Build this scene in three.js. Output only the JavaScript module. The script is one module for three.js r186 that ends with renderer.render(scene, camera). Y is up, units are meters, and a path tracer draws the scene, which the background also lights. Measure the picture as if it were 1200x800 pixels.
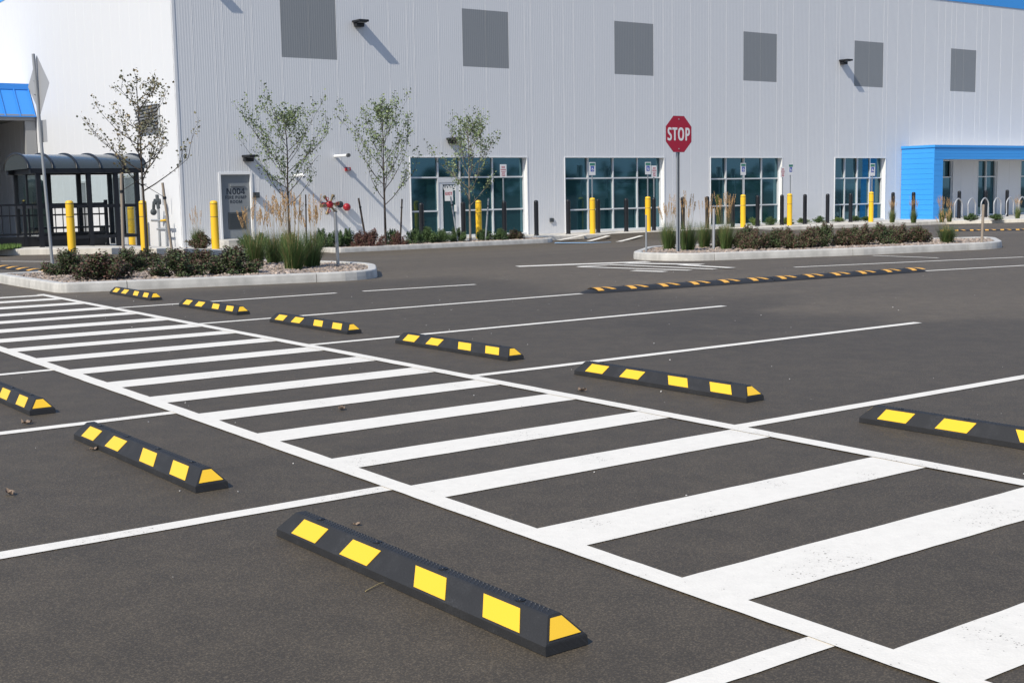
import * as THREE from 'three';
import { mergeGeometries } from 'three/addons/utils/BufferGeometryUtils.js';
import { FontLoader } from 'three/addons/loaders/FontLoader.js';
import { TessellateModifier } from 'three/addons/modifiers/TessellateModifier.js';
import { TextGeometry } from 'three/addons/geometries/TextGeometry.js';

// ---------------------------------------------------------------- camera, sky, sun, exposure
const scene = new THREE.Scene();
const F_PX = 1469.75;                                    // focal length in pixels of the 1200 x 800 photograph
const camera = new THREE.PerspectiveCamera(2 * Math.atan(400 / F_PX) * 180 / Math.PI, 1.5, 0.05, 2000);
const PITCH = 0.117641, YAW = 0.6251245, ROLL = -0.0181;
const V = (x, y, z) => new THREE.Vector3(x, y, z);
const CAM = V(-3.0513, 1.3926, 13.387);
const fwd = V(Math.cos(PITCH) * Math.sin(YAW), -Math.sin(PITCH), -Math.cos(PITCH) * Math.cos(YAW));
const rt0 = V(Math.cos(YAW), 0, Math.sin(YAW)), up0 = rt0.clone().cross(fwd);
const camRight = rt0.clone().multiplyScalar(Math.cos(ROLL)).addScaledVector(up0, Math.sin(ROLL));
const camUp = up0.clone().multiplyScalar(Math.cos(ROLL)).addScaledVector(rt0, -Math.sin(ROLL));
camera.position.copy(CAM);
camera.quaternion.setFromRotationMatrix(new THREE.Matrix4().makeBasis(camRight, camUp, fwd.clone().negate()));

const SUN_EL = 42 * Math.PI / 180, SUN_AZ = 18 * Math.PI / 180;   // the azimuth is measured from the facade's own line
const sunDir = V(-Math.cos(SUN_EL) * Math.cos(SUN_AZ), Math.sin(SUN_EL), Math.cos(SUN_EL) * Math.sin(SUN_AZ));
{ // clear, slightly hazy daytime sky: pale at the horizon, deeper blue overhead, brighter air around the sun
  const w = 512, h = 256, d = new Float32Array(w * h * 4);
  for (let j = 0; j < h; j++) for (let i = 0; i < w; i++) {
    const th = (0.5 - (j + 0.5) / h) * -Math.PI, ph = ((i + 0.5) / w - 0.5) * 2 * Math.PI; const y = Math.sin(th), x = Math.cos(th) * Math.cos(ph), z = Math.cos(th) * Math.sin(ph);
    const e = Math.max(0, y), k = Math.pow(1 - e, 3.2), c = Math.max(0, x * sunDir.x + y * sunDir.y + z * sunDir.z), glow = 0.25 * Math.pow(c, 12) + 0.08 * Math.pow(c, 3); const q = (j * w + i) * 4;
    d[q] = 0.185 + 0.36 * k + glow; d[q + 1] = 0.315 + 0.33 * k + glow * 0.96; d[q + 2] = 0.60 + 0.15 * k + glow * 0.85; d[q + 3] = 1;
  }
  const t = new THREE.DataTexture(d, w, h, THREE.RGBAFormat, THREE.FloatType); t.mapping = THREE.EquirectangularReflectionMapping; t.magFilter = THREE.LinearFilter; t.minFilter = THREE.LinearFilter; t.wrapS = THREE.RepeatWrapping; t.needsUpdate = true; scene.background = t; scene.environment = t;
}
const sun = new THREE.DirectionalLight(new THREE.Color(1, 0.925, 0.80), 4.6);
sun.position.copy(sunDir).multiplyScalar(120).add(V(15, 0, 0)); sun.target.position.set(15, 0, 0);
sun.castShadow = true; sun.shadow.mapSize.set(4096, 4096);
Object.assign(sun.shadow.camera, { left: -60, right: 60, top: 60, bottom: -60, near: 1, far: 300 });
scene.add(sun, sun.target);
const renderer = new THREE.WebGLRenderer({ antialias: true });
renderer.toneMapping = THREE.LinearToneMapping;
renderer.toneMappingExposure = 1.0;
renderer.shadowMap.enabled = true;

// ---------------------------------------------------------------- helpers
function rng(seed) { let s = seed >>> 0; return () => { s = (s + 0x6D2B79F5) | 0; let t = Math.imul(s ^ (s >>> 15), 1 | s); t = (t + Math.imul(t ^ (t >>> 7), 61 | t)) ^ t; return ((t ^ (t >>> 14)) >>> 0) / 4294967296; }; }
const R0 = rng(7);
const rr = (a, b, r = R0) => a + (b - a) * r();
const S = (t) => { t = Math.min(1, Math.max(0, t)); return t * t * (3 - 2 * t); };
const lerp = (a, b, t) => a + (b - a) * t;
function hash2(x, y) { let h = Math.imul(x, 374761393) + Math.imul(y, 668265263); h = Math.imul(h ^ (h >>> 13), 1274126177); return ((h ^ (h >>> 16)) >>> 0) / 4294967296; }
function vnoise(x, y) { const xi = Math.floor(x), yi = Math.floor(y), fx = S(x - xi), fy = S(y - yi); return lerp(lerp(hash2(xi, yi), hash2(xi + 1, yi), fx), lerp(hash2(xi, yi + 1), hash2(xi + 1, yi + 1), fx), fy); }
const G = (x, z) => -S((-z - 8) / 14) * (-0.09 + 0.19 * S((x - 6.5) / 5) + 0.25 * S((x - 8.5) / 5));    // the lot falls gently towards the building and rises a little to the shelter pad
function ray(px, py) { return fwd.clone().addScaledVector(camRight, (px - 600) / F_PX).addScaledVector(camUp, -(py - 400) / F_PX); }
function at(px, py, dy = 0) {                                                 // photo pixel -> point on the ground (raised by dy)
  const d = ray(px, py); let y = dy, p;
  for (let i = 0; i < 30; i++) { const t = (y - CAM.y) / d.y; p = CAM.clone().addScaledVector(d, t); y = lerp(y, G(p.x, p.z) + dy, 0.6); }
  p.y = G(p.x, p.z) + dy; return p;
}
function heightAt(p, py, px) { const d = ray(px ?? 600, py); const k = px === undefined ? null : 1; void k; const h = Math.hypot(p.x - CAM.x, p.z - CAM.z); return CAM.y + d.y / Math.hypot(d.x, d.z) * h; }
const taken = new Map();
function numbered(n) { const k = taken.get(n) ?? 0; taken.set(n, k + 1); return k ? `${n}_${String(k).padStart(3, '0')}` : n; }
function shade(o) { o.traverse((m) => { if (m.isMesh) { m.castShadow = true; m.receiveShadow = true; } }); return o; }
function thing(name, label, category, pos, turn = 0, group) {
  const o = new THREE.Group(); o.name = numbered(name); scene.add(o);
  if (pos) o.position.copy(pos);
  o.rotation.y = turn; o.userData = { label, category }; if (group) o.userData.group = group; return o;
}
function part(name, geo, mat, parent, label) {
  const m = new THREE.Mesh(Array.isArray(geo) ? (geo.length > 1 ? merge(geo) : geo[0]) : geo, mat); m.name = name; m.castShadow = m.receiveShadow = true;
  if (label) m.userData.label = label; parent.add(m); return m;
}
function structure(name, geo, mat, label) { const m = part(numbered(name), geo, mat, scene); m.userData = { kind: 'structure', label }; return m; }
function dup(o, pos, turn, label, group) { const c = o.clone(); c.name = numbered(o.name.replace(/_\d{3}$/, '')); c.userData = { ...o.userData }; scene.add(c); c.position.copy(pos); if (turn !== undefined) c.rotation.y = turn; if (label) c.userData.label = label; if (group) c.userData.group = group; return c; }
function plain(g) { const n = g.index ? g.toNonIndexed() : g; for (const k of Object.keys(n.attributes)) if (!['position', 'normal', 'uv'].includes(k)) n.deleteAttribute(k); return n; }
function merge(list) { return mergeGeometries(list.map(plain)); }
function box(w, h, d, x = 0, y = 0, z = 0) { return new THREE.BoxGeometry(w, h, d).translate(x, y, z); }
function boxB(x0, x1, y0, y1, z0, z1) { return box(x1 - x0, y1 - y0, z1 - z0, (x0 + x1) / 2, (y0 + y1) / 2, (z0 + z1) / 2); }
function bar(a, b, r0, r1 = r0, seg = 8, caps = true) {
  const d = b.clone().sub(a), L = d.length(); const g = new THREE.CylinderGeometry(r1, r0, L, seg, 1, !caps); g.translate(0, L / 2, 0);
  g.applyQuaternion(new THREE.Quaternion().setFromUnitVectors(V(0, 1, 0), d.normalize())); return g.translate(a.x, a.y, a.z);
}
function tube(pts, r, seg = 40, rad = 8, closed = false) { return new THREE.TubeGeometry(new THREE.CatmullRomCurve3(pts, closed, 'centripetal'), seg, r, rad, closed); }
function lathe(pts, seg = 24) { return new THREE.LatheGeometry(pts.map((p) => new THREE.Vector2(p[0], p[1])), seg); }
function fromTris(pos, uv, idx, col) {
  const g = new THREE.BufferGeometry(); g.setAttribute('position', new THREE.Float32BufferAttribute(pos, 3));
  if (uv) g.setAttribute('uv', new THREE.Float32BufferAttribute(uv, 2)); if (idx) g.setIndex(idx);
  if (col) g.setAttribute('color', new THREE.Float32BufferAttribute(col, 3)); g.computeVertexNormals(); return g;
}
function dataTex(n, fn, srgb, repeat = 1) {
  const a = new Uint8Array(n * n * 4);
  for (let y = 0; y < n; y++) for (let x = 0; x < n; x++) { const c = fn(x, y); const k = (y * n + x) * 4; if (typeof c === 'number') { a[k] = a[k + 1] = a[k + 2] = c; } else { a[k] = c[0]; a[k + 1] = c[1]; a[k + 2] = c[2]; } a[k + 3] = 255; }
  const t = new THREE.DataTexture(a, n, n); t.wrapS = t.wrapT = THREE.RepeatWrapping; t.magFilter = THREE.LinearFilter; t.minFilter = THREE.LinearMipmapLinearFilter; t.generateMipmaps = true;
  if (srgb) t.colorSpace = THREE.SRGBColorSpace; t.repeat.set(repeat, repeat); t.needsUpdate = true; return t;
}
const tileNoise = (n, cell, seed) => (x, y) => { const m = Math.round(n / cell), fx = x / cell, fy = y / cell, xi = Math.floor(fx), yi = Math.floor(fy), u = S(fx - xi), v = S(fy - yi); const h = (a, b) => hash2(((a % m) + m) % m + seed * 131, ((b % m) + m) % m + seed * 57); return lerp(lerp(h(xi, yi), h(xi + 1, yi), u), lerp(h(xi, yi + 1), h(xi + 1, yi + 1), u), v); };
const lin = (r, g, b) => new THREE.Color().setRGB(r, g, b);
const std = (c, roughness = 0.8, metalness = 0, extra = {}) => new THREE.MeshStandardMaterial({ color: c, roughness, metalness, ...extra });

// ---------------------------------------------------------------- materials
const N = 1024;
const an1 = tileNoise(N, 4, 1), an2 = tileNoise(N, 8, 2), an3 = tileNoise(N, 64, 3), an4 = tileNoise(N, 2, 4);
const aggregate = new Float32Array(N * N), stone = new Float32Array(N * N);
{ // asphalt: packed chips 4 to 9 mm across in dark binder, a few pale chips
  const r = rng(11);
  for (let k = 0; k < 62000; k++) {
    const cx = r() * N, cy = r() * N, ra = 0.8 + r() * 1.5, h = r(), pale = r() < 0.035 ? 1 : 0;
    for (let y = Math.floor(cy - ra); y <= cy + ra; y++) for (let x = Math.floor(cx - ra); x <= cx + ra; x++) {
      const d = Math.hypot(x - cx, (y - cy) * 1.15) / ra; if (d > 1) continue; const i = (((y % N) + N) % N) * N + (((x % N) + N) % N);
      const v = (0.35 + 0.65 * h) * Math.sqrt(1 - d * d * 0.8); if (v > aggregate[i]) { aggregate[i] = v; stone[i] = pale ? 1.5 : h; }
    }
  }
}
const asphaltMap = dataTex(N, (x, y) => { const i = y * N + x, s = stone[i]; let v = 75 + 15 * aggregate[i] - (aggregate[i] < 0.1 ? 7 : 0) + 7 * (Math.min(s, 1) - 0.4) + 11 * (an4(x, y) - 0.5) + 8 * (an3(x, y) - 0.5) + (s > 1.4 ? 12 : 0); return [v * 1.085, v * 0.97, v * 0.80]; }, true);
const asphaltBump = dataTex(N, (x, y) => 40 + 150 * aggregate[y * N + x] + 30 * an1(x, y), false);
const M = {};
M.asphalt = new THREE.MeshStandardMaterial({ map: asphaltMap, bumpMap: asphaltBump, bumpScale: 0.0012, roughness: 0.72, vertexColors: true });
const pn1 = tileNoise(512, 16, 6), pn2 = tileNoise(512, 4, 7), pn3 = tileNoise(512, 128, 8), pn4 = tileNoise(512, 2, 9);
const paintMap = dataTex(512, (x, y) => {
  const worn = S((pn3(x, y) - 0.5) * 3.2), t = pn2(x, y) * 0.55 + pn4(x, y) * 0.45 + 0.16 * pn1(x, y);
  const hole = S((t - (1.025 - 0.13 * worn)) * 16); const v = 236 - 6 * pn1(x, y) - 5 * worn * pn2(x, y) - 7 * pn4(x, y);
  return [lerp(v, 92, hole), lerp(v * 0.975, 86, hole), lerp(v * 0.925, 76, hole)];
}, true);
const paintBump = dataTex(512, (x, y) => 90 + 80 * pn2(x, y) + 60 * pn4(x, y), false);
M.paint = std(0xffffff, 0.7, 0, { map: paintMap, bumpMap: paintBump, bumpScale: 0.0012 });
M.bluePaint = std(lin(0.22, 0.36, 0.52), 0.75, 0, { bumpMap: paintBump, bumpScale: 0.001 });
const cn1 = tileNoise(512, 32, 12), cn2 = tileNoise(512, 4, 13), cn3 = tileNoise(512, 2, 14), cn4 = tileNoise(512, 128, 15);
const concMap = dataTex(512, (x, y) => { const spot = cn2(x, y) > 0.93 ? -22 : 0; const v = 203 + 20 * (cn1(x, y) - 0.5) + 22 * (cn4(x, y) - 0.5) + 16 * (cn3(x, y) - 0.5) + spot; return [v, v * 0.985, v * 0.955]; }, true);
const concBump = dataTex(512, (x, y) => 110 + 60 * cn2(x, y) + 50 * cn3(x, y), false);
M.concrete = std(lin(0.82, 0.83, 0.84), 0.88, 0, { map: concMap, bumpMap: concBump, bumpScale: 0.0015 });
M.sidewalk = std(lin(0.98, 0.96, 0.92), 0.88, 0, { map: concMap, bumpMap: concBump, bumpScale: 0.001 });
const rubMap = dataTex(512, (x, y) => { const d = S((cn1(x, y) * 0.6 + cn4(x, y) * 0.5 - 0.42) * 2.2), v = 33 + 7 * cn3(x, y) + 13 * d * cn2(x, y) + (cn2(x, y) > 0.965 ? 22 : 0); return [v * 1.0, v * 1.0, v * 1.03]; }, true);
M.rubber = std(0xffffff, 0.66, 0, { map: rubMap, bumpMap: concBump, bumpScale: 0.0008 });
M.tread = std(lin(0.022, 0.024, 0.028), 0.45, 0);
M.yellow = std(lin(0.82, 0.50, 0.022), 0.42, 0);
M.reflector = std(lin(0.86, 0.525, 0.028), 0.38, 0, { bumpMap: concBump, bumpScale: 0.0003 });
M.orange = std(lin(0.82, 0.42, 0.06), 0.5, 0);
M.bump_yellow = std(lin(0.75, 0.40, 0.07), 0.6, 0);
M.black = std(lin(0.009, 0.0105, 0.014), 0.5, 0);
M.blackMetal = std(lin(0.008, 0.0095, 0.014), 0.42, 0.1);
M.steel = std(lin(0.42, 0.43, 0.44), 0.45, 0.75);
M.galv = std(lin(0.36, 0.38, 0.40), 0.55, 0.5);
M.alum = std(lin(0.42, 0.43, 0.45), 0.5, 0.35);
M.panel = std(lin(0.66, 0.675, 0.70), 0.55, 0.0);
M.sidePanel = M.panel;
M.greyPanel = std(lin(0.235, 0.25, 0.265), 0.55, 0.0);
M.trim = std(lin(0.78, 0.79, 0.80), 0.5, 0);
M.frame = std(lin(0.68, 0.70, 0.72), 0.42, 0.25);
M.doorGrey = std(lin(0.20, 0.22, 0.24), 0.5, 0);
M.doorDark = std(lin(0.05, 0.06, 0.068), 0.6, 0);
M.blue = std(lin(0.04, 0.31, 0.78), 0.42, 0);
M.blueRoof = std(lin(0.035, 0.25, 0.72), 0.42, 0);
M.glass = new THREE.MeshPhysicalMaterial({ color: lin(0.010, 0.038, 0.046), roughness: 0.035, metalness: 0, ior: 2.3, specularIntensity: 1, specularColor: lin(0.38, 0.74, 0.93) });
M.shelterGlass = new THREE.MeshPhysicalMaterial({ color: lin(0.82, 0.87, 0.88), roughness: 0.03, transmission: 1, thickness: 0, ior: 1.5 });
M.smoked = new THREE.MeshPhysicalMaterial({ color: lin(0.10, 0.12, 0.13), roughness: 0.22, transmission: 0.5, thickness: 0, ior: 1.5 });
M.greyDark = std(lin(0.09, 0.095, 0.10), 0.8, 0);
M.bayGrey = std(lin(0.30, 0.305, 0.31), 0.85, 0);
M.red = std(lin(0.33, 0.012, 0.022), 0.4, 0);
M.signRed = std(lin(0.42, 0.008, 0.035), 0.45, 0);
M.signWhite = std(lin(0.8, 0.8, 0.8), 0.45, 0);
M.signBlue = std(lin(0.03, 0.08, 0.42), 0.45, 0);
M.signGreen = std(lin(0.05, 0.22, 0.16), 0.5, 0);
M.brass = std(lin(0.20, 0.155, 0.09), 0.5, 0.5);
M.text = std(lin(0.025, 0.035, 0.05), 0.6, 0);
M.paper = std(lin(0.8, 0.8, 0.78), 0.8, 0);
M.wood = std(lin(0.30, 0.25, 0.20), 0.9, 0);
M.bark = std(lin(0.055, 0.043, 0.036), 0.95, 0);
M.barkGrey = std(lin(0.20, 0.17, 0.14), 0.95, 0);
M.leaf = new THREE.MeshPhysicalMaterial({ vertexColors: true, roughness: 0.75, side: THREE.DoubleSide, transmission: 0.0, thickness: 0 });
M.gravelBed = std(lin(0.30, 0.25, 0.21), 0.95, 0, { map: concMap, bumpMap: concBump, bumpScale: 0.01 });
M.pebble = std(lin(1, 1, 1), 0.85, 0);
M.grass = std(lin(0.07, 0.12, 0.03), 0.95, 0);
M.mulch = std(lin(0.05, 0.035, 0.028), 1, 0);
M.smokedD = Object.assign(M.smoked.clone(), { side: THREE.DoubleSide }); M.tank = std(lin(0.012, 0.028, 0.022), 0.6, 0);

// ---------------------------------------------------------------- ground
const lot = (() => {
  const xs = [], zs = [];
  for (const v of [-500, -300, -180, -110, -70, -50]) xs.push(v); for (let v = -40; v < -8; v += 0.5) xs.push(v); for (let v = -8; v < 9; v += 0.14) xs.push(v); for (let v = 9; v <= 70; v += 0.5) xs.push(v); for (const v of [80, 100, 140, 200, 320, 500]) xs.push(v);
  for (const v of [-500, -300, -180, -120, -90]) zs.push(v); for (let v = -75; v < -4; v += 0.5) zs.push(v); for (let v = -4; v < 14; v += 0.14) zs.push(v); zs.push(14.2, 15, 16); for (const v of [20, 26, 36, 50, 80, 130, 220, 350, 500]) zs.push(v);
  const pos = [], uv = [], idx = [], col = [];
  for (const z of zs) for (const x of xs) {
    pos.push(x, G(x, z), z); uv.push(x / 1.7, z / 1.7);
    const streak = vnoise(x * 0.12 + 3, z * 1.1 + 50) * 0.5 + vnoise(x * 0.3, z * 2.4) * 0.25;       // paving lanes laid along the building
    const patch = vnoise(x * 0.33 + 9, z * 0.33) * 0.5 + vnoise(x * 1.3, z * 1.3 + 7) * 0.3;
    const far = S((-z + 1) / 12);
    const edge = vnoise(x * 0.5 + 70, z * 1.7 + 8) - 0.5, farSheen = Math.max(S((x - 7.6 + 2.2 * edge) / 1.6), S((-z - 3.6 + 1.6 * edge) / 1.4));   // grazing sheen of distant asphalt painted in as paler streaks; stalls stay darker
    const fine = vnoise(x * 3.1 + 4, z * 3.1) * 0.6 + vnoise(x * 6.7, z * 6.7 + 20) * 0.4, roller = vnoise(x * 0.25 + 40, z * 3.3 + 11), oil = S((vnoise(x * 0.55 + 31, z * 0.55 + 77) - 0.72) * 5) * S((vnoise(x * 2.3, z * 2.3 + 5) - 0.35) * 3);
    const k = 0.95 + 0.17 * (patch - 0.4) + 0.26 * far * (streak - 0.36) + 0.09 * (fine - 0.5) + 0.07 * (roller - 0.5) - 0.16 * oil + 0.5 * farSheen * (0.4 + 1.1 * streak);
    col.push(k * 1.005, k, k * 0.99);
  }
  const w = xs.length;
  for (let j = 0; j + 1 < zs.length; j++) for (let i = 0; i + 1 < w; i++) { const a = j * w + i; idx.push(a, a + w, a + 1, a + 1, a + w, a + w + 1); }
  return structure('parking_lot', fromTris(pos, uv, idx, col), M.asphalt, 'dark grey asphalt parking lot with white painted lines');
})();
// painted strip between two ground points; edges a little ragged, draped 4 mm above the asphalt
const rp = rng(21);
function strip(a, b, w, y = 0.004, step = 0.12, hf = G) {
  const L = Math.hypot(b.x - a.x, b.z - a.z), n = Math.max(2, Math.round(L / step)), dx = (b.x - a.x) / L, dz = (b.z - a.z) / L, pos = [], uv = [], idx = [], uo = rp() * 7, vo = rp() * 7;
  for (let i = 0; i <= n; i++) {
    const t = i / n; for (const s of [-1, 1]) {
      const off = s * (w / 2 + (rp() - 0.5) * 0.005), al = (i === 0 || i === n) ? 0 : (rp() - 0.5) * 0.02;
      const x = lerp(a.x, b.x, t) - dz * off + dx * al, z = lerp(a.z, b.z, t) + dx * off + dz * al;
      pos.push(x, hf(x, z) + y, z); uv.push((uo + t * L) / 1.1, (vo + off) / 1.1);
    }
    if (i) { const k = i * 2; idx.push(k - 2, k, k - 1, k - 1, k, k + 1); }
  }
  const g = fromTris(pos, uv, idx); const nn = g.attributes.normal; if (nn.getY(0) < 0) { const ix = g.index.array; for (let i = 0; i < ix.length; i += 3) { const q = ix[i]; ix[i] = ix[i + 1]; ix[i + 1] = q; } g.computeVertexNormals(); }
  return g;
}
const P = (x, z) => V(x, 0, z);
const XW = 2.181, EW = 0.112;                                             // walkway width between its edge lines, edge line width
part('walkway_edge_line', strip(P(-EW / 2, 15.5), P(-EW / 2, -6.1), EW, 0.007), M.paint, lot);
part('walkway_edge_line', strip(P(XW + EW / 2, 15.5), P(XW + EW / 2, -6.1), EW, 0.007), M.paint, lot);
const stripes = [[6.0, 5.78], [5.18, 4.83], [4.15, 3.79], [3.08, 2.72], [2.07, 1.73], [1.06, 0.68], [0.045, -0.32], [-0.914, -1.232], [-1.87, -2.2], [-2.859, -3.2], [-3.809, -4.153], [-4.743, -5.079], [-5.649, -5.968], [-6.547, -6.854], [-7.485, -7.773], [-8.298, -8.597], [-9.306, -9.629], [-10.173, -10.497], [-11.09, -11.4], [-12.0, -12.32], [-12.95, -13.26]];
for (const [u0, u1] of stripes) part('walkway_stripe', strip(P(-0.03, -(u0 + u1) / 2), P(XW + 0.03, -(u0 + u1) / 2), u0 - u1), M.paint, lot);
const LW = 0.105, xl = -EW + 0.02, xr = XW + EW - 0.02;
for (const u of [-10.91, -8.262, -5.49, -2.76, 0.0, 2.8]) part('stall_line', strip(P(xl, -u), P(xl - 5.6, -u), LW), M.paint, lot);
for (const u of [-8.262, -5.47, -2.72, 0.0, 2.8, -11.0]) part('stall_line', strip(P(xr, -u), P(u > 2 ? 5.5 : 7.8, -u), LW), M.paint, lot);
part('stall_line', strip(at(425, 341.4), at(557, 333.4), LW), M.paint, lot);
part('lane_line', strip(at(1084, 317.6), at(1290, 306.2), 0.10), M.paint, lot);
part('lane_line', strip(at(606, 312.3), at(760, 306.6), 0.30), M.paint, lot);
part('lane_line', strip(at(931, 313.2), at(1200, 301.2), 0.10), M.paint, lot);
part('lane_line', strip(at(1023, 299.7), at(1100, 302.6), 0.10, 0.008), M.paint, lot);
part('lane_line', strip(at(1010, 288), at(1006, 287.5), 0.10), M.paint, lot);
part('lane_line', strip(at(0, 306.2), at(58, 306.6), 0.10), M.paint, lot);
{ // flattened turn arrow painted on the drive lane
  const line = (a, b, w, y = 0.004) => part('lane_arrow', strip(at(...a), at(...b), w, y), M.paint, lot);
  line([678, 312.5], [717, 310.3], 0.16); line([678, 312.9], [809, 317.0], 0.16, 0.007); line([712, 310.3], [838, 315.9], 0.16, 0.010); line([734, 309.0], [823, 310.6], 0.30, 0.013); line([742, 317.1], [780, 318.4], 0.2); line([798, 311.3], [858, 314.7], 0.2, 0.016);
}

// ---------------------------------------------------------------- kerbs and beds
function offsetLoop(pts, d) { // inward offset of a closed loop (pts counter-clockwise or clockwise; sign of area decides)
  const n = pts.length; let area = 0; for (let i = 0; i < n; i++) { const a = pts[i], b = pts[(i + 1) % n]; area += a.x * b.z - b.x * a.z; } const s = area > 0 ? 1 : -1;
  return pts.map((p, i) => { const a = pts[(i + n - 1) % n], b = pts[(i + 1) % n]; const t1 = V(p.x - a.x, 0, p.z - a.z).normalize(), t2 = V(b.x - p.x, 0, b.z - p.z).normalize(); const n1 = V(-t1.z, 0, t1.x), n2 = V(-t2.z, 0, t2.x); const m = n1.clone().add(n2).normalize(); const k = d / Math.max(0.4, m.dot(n1)); return V(p.x + m.x * k * s, 0, p.z + m.z * k * s); });
}
function roundLoop(pts, radii) { // corner rounding of a polygon
  const out = [], n = pts.length;
  pts.forEach((p, i) => { const r = radii[i]; if (!r) { out.push(p); return; } const a = pts[(i + n - 1) % n], b = pts[(i + 1) % n]; const A = p.clone().lerp(a, Math.min(0.49, r / p.distanceTo(a))), B = p.clone().lerp(b, Math.min(0.49, r / p.distanceTo(b))); const k = Math.max(4, Math.round(r * 8)); for (let j = 0; j <= k; j++) { const t = j / k; out.push(V(lerp(lerp(A.x, p.x, t), lerp(p.x, B.x, t), t), 0, lerp(lerp(A.z, p.z, t), lerp(p.z, B.z, t), t))); } });
  return out;
}
function resample(loop, step) { const out = [], n = loop.length; for (let i = 0; i < n; i++) { const a = loop[i], b = loop[(i + 1) % n], L = a.distanceTo(b), k = Math.max(1, Math.round(L / step)); for (let j = 0; j < k; j++) out.push(a.clone().lerp(b, j / k)); } return out; }
const KH = 0.15, KW = 0.16;
function kerbRing(loop, parent, jointEvery = 3.05) {
  loop = resample(loop, 0.25); const prof = [[0, -0.06], [0.004, 0.06], [0.012, KH - 0.022], [0.02, KH - 0.007], [0.036, KH], [KW - 0.012, KH], [KW, KH - 0.012], [KW, -0.06]];
  const rings = prof.map(([d, h]) => ({ l: offsetLoop(loop, d), h })); const n = loop.length; const per = Math.max(3, Math.round(jointEvery / 0.25));
  for (let s = 0; s < n; s += per) {
    const e = Math.min(n, s + per), pos = [], uv = [], idx = [], cols = prof.length; let along = 0;
    for (let i = s; i <= e; i++) {
      const a = i % n, trimT = i === s ? 0.02 : i === e ? -0.02 : 0;
      for (let k = 0; k < cols; k++) { const p = rings[k].l[a], q = rings[k].l[(a + (trimT < 0 ? n - 1 : 1)) % n]; const x = lerp(p.x, q.x, Math.abs(trimT)), z = lerp(p.z, q.z, Math.abs(trimT)); pos.push(x, G(x, z) + rings[k].h, z); uv.push(along / 1.3 + s * 0.37, (k < 4 ? prof[k][1] : KH + prof[k][0]) / 1.3); }
      along += 0.25; if (i > s) { const b = (i - s) * cols; for (let k = 0; k + 1 < cols; k++) idx.push(b - cols + k, b + k, b - cols + k + 1, b - cols + k + 1, b + k, b + k + 1); }
    }
    const m = (e - s) * cols; for (let k = 1; k + 1 < cols; k++) { idx.push(0, k, k + 1); idx.push(m, m + k + 1, m + k); }
    part('kerb_stone', fromTris(pos, uv, idx).toNonIndexed(), M.kerb, parent);
    parent.children[parent.children.length - 1].geometry.computeVertexNormals();
  }
  return offsetLoop(loop, KW - 0.01);
}
M.kerb = M.concrete.clone(); M.kerb.side = THREE.DoubleSide;
function bed(inner, h, mat, name, parent) {
  const sh = new THREE.Shape(inner.map((p) => new THREE.Vector2(p.x, -p.z))); const g = new THREE.ShapeGeometry(sh); g.rotateX(-Math.PI / 2); const a = g.attributes.position;
  for (let i = 0; i < a.count; i++) a.setY(i, G(a.getX(i), a.getZ(i)) + h); g.computeVertexNormals(); const u = g.attributes.uv; for (let i = 0; i < u.count; i++) u.setXY(i, a.getX(i), a.getZ(i)); return part(name, g, mat, parent);
}
function inside(p, loop) { let c = false; for (let i = 0, j = loop.length - 1; i < loop.length; j = i++) { const a = loop[i], b = loop[j]; if ((a.z > p.z) !== (b.z > p.z) && p.x < (b.x - a.x) * (p.z - a.z) / (b.z - a.z) + a.x) c = !c; } return c; }
const pebbleGeo = (() => { const g = new THREE.IcosahedronGeometry(1, 0); const a = g.attributes.position; for (let i = 0; i < a.count; i++) { const k = 0.85 + 0.3 * hash2(Math.round(a.getX(i) * 9), Math.round(a.getY(i) * 9 + a.getZ(i) * 31)); a.setXYZ(i, a.getX(i) * k, a.getY(i) * k * 0.65, a.getZ(i) * k * 0.85); } g.computeVertexNormals(); return g; })();
function pebbles(loop, h, count, parent, size = 0.032, seed = 3) {
  const r = rng(seed); let x0 = 1e9, x1 = -1e9, z0 = 1e9, z1 = -1e9; for (const p of loop) { x0 = Math.min(x0, p.x); x1 = Math.max(x1, p.x); z0 = Math.min(z0, p.z); z1 = Math.max(z1, p.z); }
  const im = new THREE.InstancedMesh(pebbleGeo, M.pebble, count); const m = new THREE.Matrix4(), q = new THREE.Quaternion(), e = new THREE.Euler(); const c = new THREE.Color(); let k = 0, guard = 0;
  while (k < count && guard++ < count * 40) { const x = lerp(x0, x1, r()), z = lerp(z0, z1, r()); if (!inside({ x, z }, loop)) continue; const s = size * (0.55 + 0.9 * r()); e.set(r() * 0.8 - 0.4, r() * 6.3, r() * 0.8 - 0.4); q.setFromEuler(e); m.compose(V(x, G(x, z) + h + s * 0.15 + r() * 0.012, z), q, V(s, s, s)); im.setMatrixAt(k, m); const t = r(), b = 0.12 + 0.30 * r() * r() + 0.12 * r(); c.setRGB(b * (1.08 + 0.14 * t), b * 0.94, b * (0.86 - 0.14 * t)); im.setColorAt(k, c); k++; }
  im.count = k; im.name = 'landscape_stone'; im.userData = { kind: 'stuff', label: 'loose tan and grey landscape stones covering the planting bed' }; im.castShadow = im.receiveShadow = true; parent.add(im); return im;
}
function island(name, label, loop, count, seed) {
  const t = thing(name, label, 'kerb island'); const inner = kerbRing(loop, t); bed(inner, 0.10, M.gravelBed, 'stone_bed', t); pebbles(inner, 0.10, count, t, 0.034, seed); return inner;
}
const flat = (p) => V(p.x, 0, p.z);
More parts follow.
